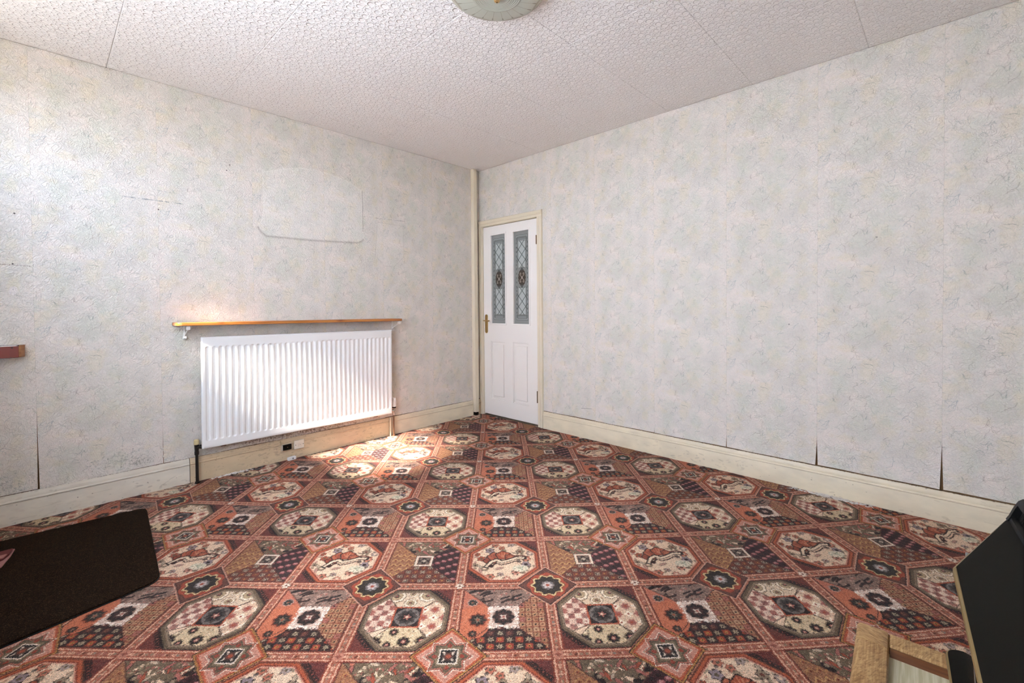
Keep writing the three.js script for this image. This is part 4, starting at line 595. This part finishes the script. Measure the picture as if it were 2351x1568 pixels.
// ---- sockets on the skirting and the little plug on the carpet
{
  const t = thing('wall_socket', 'square cream socket plate with two screws mounted on the skirting board', 'socket', [-1.909, 0.102, 0.0225]);
  t.rotation.z = -0.004;
  part('plate', rbox(-0.037, 0.037, -0.033, 0.033, 0, 0.010, 0.003), std({ color: 0xeadfcd, roughness: 0.4 }), t);
  part('rocker', rbox(-0.008, 0.024, -0.018, 0.008, 0.0098, 0.0122, 0.002), std({ color: 0xe6dac8, roughness: 0.4 }), t);
  for (const [x, y] of [[-0.027, -0.001], [0.029, -0.001]]) part('screw', cyl(0.0028, 0.0028, 0.003, x, y, 0.0095, 12, 'z'), M.darkMetal, t, 'dark screw head');
  part('neon', cyl(0.0022, 0.0022, 0.002, 0.006, -0.003, 0.0122, 10, 'z'), std({ color: 0x6a5a4a, roughness: 0.4 }), t, 'small dark dot on the rocker');
}
{
  const t = thing('junction_box', 'small black box on the skirting board left of the cream socket', 'junction box', [-1.999, 0.101, 0.0225]);
  part('cover', rbox(-0.033, 0.031, -0.0205, 0.0205, 0.002, 0.022, 0.006, 4), M.blackPlastic, t);
  part('base', [rbox(-0.042, -0.030, -0.020, 0.018, 0, 0.018, 0.003), rbox(-0.034, 0.033, -0.023, 0.021, -0.003, 0.004, 0.002)], std({ color: 0xcfc4b4, roughness: 0.5 }), t, 'grey-white base plate');
  part('screw', cyl(0.003, 0.003, 0.002, 0.000, 0.001, 0.0222, 12, 'z'), M.chrome, t, 'bright screw');
  part('cable', tube([[-0.036, 0.010, 0.006], [-0.040, 0.022, 0.006], [-0.041, 0.036, 0.004], [-0.041, 0.052, 0.000]], 0.003, 12, 6), std({ color: 0xb49a76, roughness: 0.6 }), t, 'cream painted cable');
}
{
  const t = thing('adaptor', 'small white plastic adaptor lying on the carpet below the socket', 'adaptor', [-1.972, 0.001, 0.048]);
  t.rotation.y = 0.18;
  part('body', rbox(-0.030, 0.030, 0, 0.024, -0.012, 0.012, 0.003), std({ color: 0xf3f1ec, roughness: 0.4 }), t);
  part('slot', rbox(0.000, 0.008, 0.006, 0.018, 0.0112, 0.0126, 0.001), std({ color: 0x5c605e, roughness: 0.5 }), t, 'grey slot');
}
// ---- ceiling light
{
  const t = thing('ceiling_light', 'round frosted glass ceiling light with etched rim and brass centre knob', 'ceiling light', [-1.842, CH, 2.174]);
  const [c, g] = canvas(2048, 512); // u round the dish, v from the rim (bottom of the canvas) to the centre
  const pr = [[0.218, -0.040], [0.2172, -0.0435], [0.208, -0.048], [0.190, -0.0535], [0.158, -0.060], [0.122, -0.0645], [0.112, -0.066]];
  for (let i = 0; i < 6; i++) { const a = 0.109 - i * 0.0095; pr.push([a, -0.0665 - i * 0.0010], [a - 0.0022, -0.0690 - i * 0.0010], [a - 0.0060, -0.0690 - i * 0.0010], [a - 0.0075, -0.0670 - i * 0.0010]); }
  pr.push([0.046, -0.0735], [0.036, -0.0745], [0.020, -0.0745]);
  g.fillStyle = '#c3c4b4'; g.fillRect(0, 0, 2048, 512);
  const nP = pr.length - 1, Yv = (i) => 512 - 512 * i / nP;                // lathe v runs evenly over its points
  g.fillStyle = '#d8c2b0'; g.fillRect(0, Yv(1.2), 2048, 512);
  for (let k = 0; k < 24; k++) { const x = k * 2048 / 24 + 40; g.strokeStyle = '#a5a08c'; g.lineWidth = 5; g.beginPath(); g.moveTo(x, Yv(6)); g.lineTo(x, Yv(2.9)); g.stroke(); g.fillStyle = '#8f8a76'; g.beginPath(); g.ellipse(x, Yv(3.0), 6, 8, 0, 0, 6.3); g.fill(); g.beginPath(); g.moveTo(x - 9, Yv(2.75)); g.lineTo(x, Yv(2.3)); g.lineTo(x + 9, Yv(2.75)); g.fill(); }
  for (let k = 0; k < 8; k++) { const x = k * 256 + 128; g.fillStyle = '#c6c0ae'; g.beginPath(); g.ellipse(x, Yv(1.4), 92, Math.abs(Yv(2.7) - Yv(1.4)), 0, 0, 6.3); g.fill(); g.strokeStyle = '#a39a84'; g.lineWidth = 3; for (const q of [1, 0.82]) { g.beginPath(); g.ellipse(x, Yv(1.4), 92 * q, Math.abs(Yv(2.7) - Yv(1.4)) * q, 0, 0, 6.3); g.stroke(); } for (let i = -3; i <= 3; i++) { g.beginPath(); g.moveTo(x + i * 12, Yv(1.3)); g.lineTo(x + i * 20, Yv(1.85)); g.stroke(); } }
  g.strokeStyle = '#8f8a76'; g.lineWidth = 4; g.beginPath(); g.moveTo(0, Yv(6.1)); g.lineTo(2048, Yv(6.1)); g.stroke();
  for (let i = 0; i < 6; i++) { g.fillStyle = '#8a8268'; g.fillRect(0, Yv(7 + i * 4 + 1.1), 2048, Math.abs(Yv(1) - Yv(0)) * 1.0); }
  const shade = new THREE.LatheGeometry(pr.map((p) => new THREE.Vector2(...p)), 180);
  part('glass_shade', shade, phy({ map: texture(c), roughness: 0.35, transmission: 0.15, thickness: 0, side: THREE.DoubleSide }), t, 'frosted grey-green glass dish with ringed centre');
  part('ceiling_plate', cyl(0.085, 0.095, 0.030, 0, -0.015, 0, 40), M.white, t);
  part('stem', cyl(0.006, 0.006, 0.06, 0, -0.05, 0, 12), M.brass, t);
  const knob = part('knob', new THREE.LatheGeometry([[0.0001, -0.096], [0.007, -0.0955], [0.0120, -0.0925], [0.0140, -0.088], [0.0125, -0.083], [0.0135, -0.080], [0.018, -0.0775], [0.020, -0.0745], [0.018, -0.073], [0.0001, -0.072]].map((p) => new THREE.Vector2(...p)), 32), M.brass, t, 'brass centre knob');
  part('finial', cyl(0.0022, 0.0022, 0.004, 0, -0.0965, 0, 10), M.darkMetal, knob);
}
// ---- doormat
{
  const [c, g] = canvas(1024, 1024), r = rng(61); g.fillStyle = '#1d140e'; g.fillRect(0, 0, 1024, 1024);
  for (let i = 0; i < 52000; i++) { g.strokeStyle = `rgba(${['72,50,30', '12,8,6', '98,72,42', '34,24,17', '128,102,68', '46,34,30'][Math.floor(r() * 6)]},${(0.15 + r() * 0.4).toFixed(2)})`; g.lineWidth = 1 + r() * 1.2; const x = r() * 1024, y = r() * 1024, a = r() * 6.28; g.beginPath(); g.moveTo(x, y); g.lineTo(x + Math.cos(a) * 7, y + Math.sin(a) * 7); g.stroke(); }
  const t = thing('doormat', 'dark brown ribless doormat with rounded corners lying on the carpet', 'doormat');
  const tex = texture(c); tex.repeat.set(2, 2);
  part('mat_top', plan(roundedPlan([[-2.868, 0.302], [-2.938, 1.232], [-3.62, 1.352], [-3.60, 0.242]], [0.05, 0.06, 0.05, 0.05]), 0.004, 0.007, 0.002), phy({ map: tex, roughness: 1, specularIntensity: 0.08, bumpMap: rep(pile, 3, 3), bumpScale: 0.003 }), t);
  part('rubber_backing', plan(roundedPlan([[-2.866, 0.300], [-2.936, 1.234], [-3.62, 1.354], [-3.60, 0.240]], [0.05, 0.06, 0.05, 0.05]), 0.0008, 0.004), std({ color: 0x14100d, roughness: 0.8 }), t);
}
{ // folded cloth that reaches in from the left edge, lying on the mat
  const t = thing('folded_cloth', 'corner of a folded red and pink striped cloth lying on the dark doormat', 'cloth', [-3.372, 0.0115, 0.432]);
  const lay = (pts, y, h, col, n) => part(n, plan(roundedPlan(pts, 0.006), y, h, h * 0.4, 3), std({ color: col, roughness: 0.85 }), t);
  lay([[0, 0.000], [-0.012, 0.080], [-0.036, 0.182], [-0.22, 0.26], [-0.22, 0.012]], 0, 0.007, 0x96645e, 'lower_fold');
  lay([[-0.006, 0.008], [-0.016, 0.074], [-0.036, 0.118], [-0.22, 0.13], [-0.22, 0.018]], 0.0072, 0.007, 0x5e1f1c, 'upper_fold');
  lay([[-0.022, 0.074], [-0.034, 0.112], [-0.22, 0.125], [-0.22, 0.072]], 0.0143, 0.004, 0xa06a62, 'stripe');
}
// ---- wooden letter tray on the left wall
{
  const t = thing('wall_tray', 'small red-brown wooden tray with papers fixed to the wall near the left edge', 'tray', [-3.352, 0.930, 0]);
  const red = woodPaint(71, 512, 128, '#86290f', '#74210b', '#561607', 1.2, 1); red.repeat.set(2.2, 8);
  const tan = woodPaint(72, 256, 128, '#a87448', '#8f5c34', '#744522', 1, 0); tan.repeat.set(8, 8);
  part('front_board', rbox(-0.36, 0, -0.031, 0.029, 0.056, 0.068, 0.002), phy({ map: red, roughness: 0.4, clearcoat: 0.3 }), t, 'red-brown front board');
  part('end_board', plan([[0, 0.068], [0.0085, 0.066], [0.021, 0.040], [0.021, 0.001], [0, 0.001]], -0.030, 0.063, 0.0015), std({ map: tan, roughness: 0.5 }), t, 'paler end board');
  part('back_board', rbox(-0.36, 0, -0.030, 0.033, 0.001, 0.009, 0.001), std({ color: 0x2c1a10, roughness: 0.6 }), t, 'dark back board');
  part('bottom_board', rbox(-0.36, 0, -0.030, -0.022, 0.009, 0.056, 0.001), std({ color: 0x6e3018, roughness: 0.6 }), t);
  part('knot', cyl(0.0042, 0.0042, 0.0012, -0.024, 0.022, 0.0683, 14, 'z').scale(1, 1, 1), std({ color: 0x2a0f08, roughness: 0.6 }), t, 'dark knot hole');
}
{
  const t = thing('paper_slips', 'white paper slips lying in the red-brown wall tray', 'papers', [-3.40, 0.932, 0.032]);
  const r = rng(6), p = std({ color: 0xf1e7e0, roughness: 0.8 });
  [[-0.012, 0.000, 0.1], [0.012, 0.006, -0.15], [-0.07, 0.003, 0.05]].forEach(([x, y, a]) => { const m = part('paper', rbox(-0.030, 0.030, -0.003, 0.003, -0.017, 0.017, 0.001), p, t); m.position.set(x, 0.021 + y, 0); m.rotation.y = a; });
}
// ---- wooden frame on the carpet, lower right
{
  const t = thing('wooden_frame', 'tan distressed wooden frame with a pale inset panel lying on the carpet', 'frame', [-1.315, 0.001, 3.399]);
  t.rotation.y = 0.058;
  const wA = woodPaint(81, 512, 256, '#c19a66', '#a57a48', '#7d5428', 0.7, 0); { const g = wA.image.getContext('2d'), r = rng(4); for (let i = 0; i < 1500; i++) { g.fillStyle = `rgba(${r() < 0.62 ? '104,64,24' : '222,186,134'},${(0.08 + r() * 0.26).toFixed(2)})`; g.beginPath(); g.ellipse(r() * 512, r() * 256, 3 + r() * 15, 0.8 + r() * 2.6, -0.7 + r() * 0.4, 0, 6.3); g.fill(); } }
  wA.repeat.set(3, 6);
  const wB = wA.clone(); wB.rotation = Math.PI / 2; wB.needsUpdate = true;
  const lt = std({ map: wA, roughness: 0.45 }), lr = std({ map: wB, roughness: 0.4 }), dk = woodPaint(83, 256, 128, '#6e3f1c', '#53290f', '#8a5a2a', 0.8, 0); dk.repeat.set(4, 10);
  // local x runs to the left of the picture (-x), z away from the left edge
  const PR = [[0, 0], [0, 0.030], [0.006, 0.038], [0.012, 0.041], [0.074, 0.041], [0.082, 0.038], [0.086, 0.030], [0.086, 0]];
  part('stile', run(PR, [-0.62, 0, 0], [1, 0, 0], [0, 0, 1], 0.528), lt, t, 'tan stile with rounded edges');
  part('corner_block', run(PR, [-0.090, 0, 0], [1, 0, 0], [0, 0, 1], 0.090), lr, t);
  const RR = [[0, 0], [0, 0.034], [0.004, 0.039], [0.045, 0.037], [0.056, 0.035], [0.060, 0.030], [0.062, 0.028], [0.062, 0.004], [0.060, 0]];
  part('rail', run(RR, [0, 0, 0.0875], [0, 0, 1], [-1, 0, 0], 0.42), lr, t, 'tan rail with a stepped inner edge');
  part('inner_edge', run([[0.0625, 0.026], [0.066, 0.027], [0.090, 0.012], [0.090, 0.004], [0.0625, 0.004]], [0, 0, 0.088], [0, 0, 1], [-1, 0, 0], 0.42), std({ map: dk, roughness: 0.4 }), t, 'dark brown sloping inner edge');
  const pl = woodPaint(85, 512, 256, '#d2c8ac', '#bfb491', '#a4976f', 0.5, 0); pl.repeat.set(2, 3);
  part('inset_panel', rbox(-0.62, -0.072, 0.002, 0.012, 0.07, 0.507, 0.002), std({ map: pl, roughness: 0.7 }), t, 'pale inset panel');
}
// ---- black stand with gilt edges and the ribbed black appliance on it
{
  const t = thing('tv_stand', 'black corner stand with gold edges at the lower right', 'stand', [0, 0, 0]);
  const black = phy({ color: 0x0f0d08, roughness: 0.6, specularIntensity: 0.25 }), gold = std({ color: 0x7c6436, roughness: 0.45 });
  const topP = [[-1.722, 3.632], [-1.281, 3.746], [-0.98, 4.02], [-1.05, 4.30], [-2.55, 4.30], [-2.55, 3.688]], lowP = roundedPlan([[-1.400, 3.618], [-1.34, 4.20], [-2.4, 4.20], [-2.40, 3.690]], [0.045, 0, 0, 0]);
  const inset = (pts, d) => { const N = pts.length, cx = pts.reduce((s, p) => s + p[0], 0) / N, cz = pts.reduce((s, p) => s + p[1], 0) / N; return pts.map(([x, z]) => { const l = Math.hypot(x - cx, z - cz); return [x + (cx - x) / l * d, z + (cz - z) / l * d]; }); };
  const top = part('top_board', plan(topP, 0.478, 0.021, 0.004, 1), gold, t, 'gold edge of the top board'); part('black_surface', plan(inset(topP, 0.006), 0.4988, 0.0016), black, top, 'satin black top surface');
  const low = part('lower_shelf', plan(lowP, 0.100, 0.020, 0.004, 1), gold, t, 'gold edge of the lower shelf'); part('black_surface', plan(inset(lowP, 0.007), 0.1198, 0.0014), black, low, 'satin black shelf surface');
  part('upright', rbox(-2.30, -1.555, 0.121, 0.478, 3.657, 3.675, 0.002), phy({ color: 0x0c0c0c, roughness: 0.12, clearcoat: 1 }), t, 'gloss black upright between the shelves');
  part('upright', rbox(-1.60, -1.58, 0.121, 0.478, 3.72, 4.15, 0.002), black, t);
  part('plinth', [rbox(-2.38, -1.42, 0.0015, 0.100, 4.02, 4.18, 0.004), rbox(-2.38, -2.02, 0.0015, 0.100, 3.74, 4.01, 0.004)], black, t);
}
{
  const t = thing('appliance', 'black plastic appliance with a ribbed vent standing on the black stand', 'appliance', [-1.275, 0.5005, 3.748]);
  t.rotation.y = 0.088;
  const sec = [[0, 0], [0.006, 0.012], [0.016, 0.040], [0.025, 0.059], [0.034, 0.067], [0.050, 0.070], [0.30, 0.080], [0.32, 0.05], [0.32, 0]];
  const frame = (x0, x1) => run(sec.map(([z, y]) => [z, y]), [x0, 0, 0], [1, 0, 0], [0, 0, 1], x1 - x0);
  part('end_cap', frame(-0.018, 0), M.blackPlastic, t);
  part('housing', run([[0.018, 0], [0.024, 0.014], [0.034, 0.040], [0.040, 0.055], [0.046, 0.066], [0.30, 0.076], [0.31, 0]], [-0.60, 0, 0], [1, 0, 0], [0, 0, 1], 0.583), phy({ color: 0x060606, roughness: 0.6, specularIntensity: 0.3 }), t);
  part('lower_lip', run([[0.004, 0], [0.008, 0.010], [0.016, 0.013], [0.028, 0.012], [0.028, 0]], [-0.60, 0, 0], [1, 0, 0], [0, 0, 1], 0.583), M.blackPlastic, t);
  const rib = run([[0.022, 0.012], [0.0235, 0.016], [0.036, 0.052], [0.040, 0.056], [0.042, 0.054], [0.026, 0.012]], [0, 0, 0], [1, 0, 0], [0, 0, 1], 0.0035), rm = phy({ color: 0x11110d, roughness: 0.5, specularIntensity: 0.5 });
  for (let i = 0; i < 44; i++) { const m = part('vent_rib', rib, rm, t); m.position.x = -0.032 - i * 0.0085; }
  part('top_rim', run([[0.020, 0.052], [0.028, 0.066], [0.042, 0.071], [0.060, 0.0705], [0.060, 0.064], [0.044, 0.062]], [-0.60, 0, 0], [1, 0, 0], [0, 0, 1], 0.583), M.blackPlastic, t);
}

scene.traverse((o) => { if (o.isMesh) { o.castShadow = true; o.receiveShadow = true; } delete o.userData.__n; });
renderer.render(scene, camera);
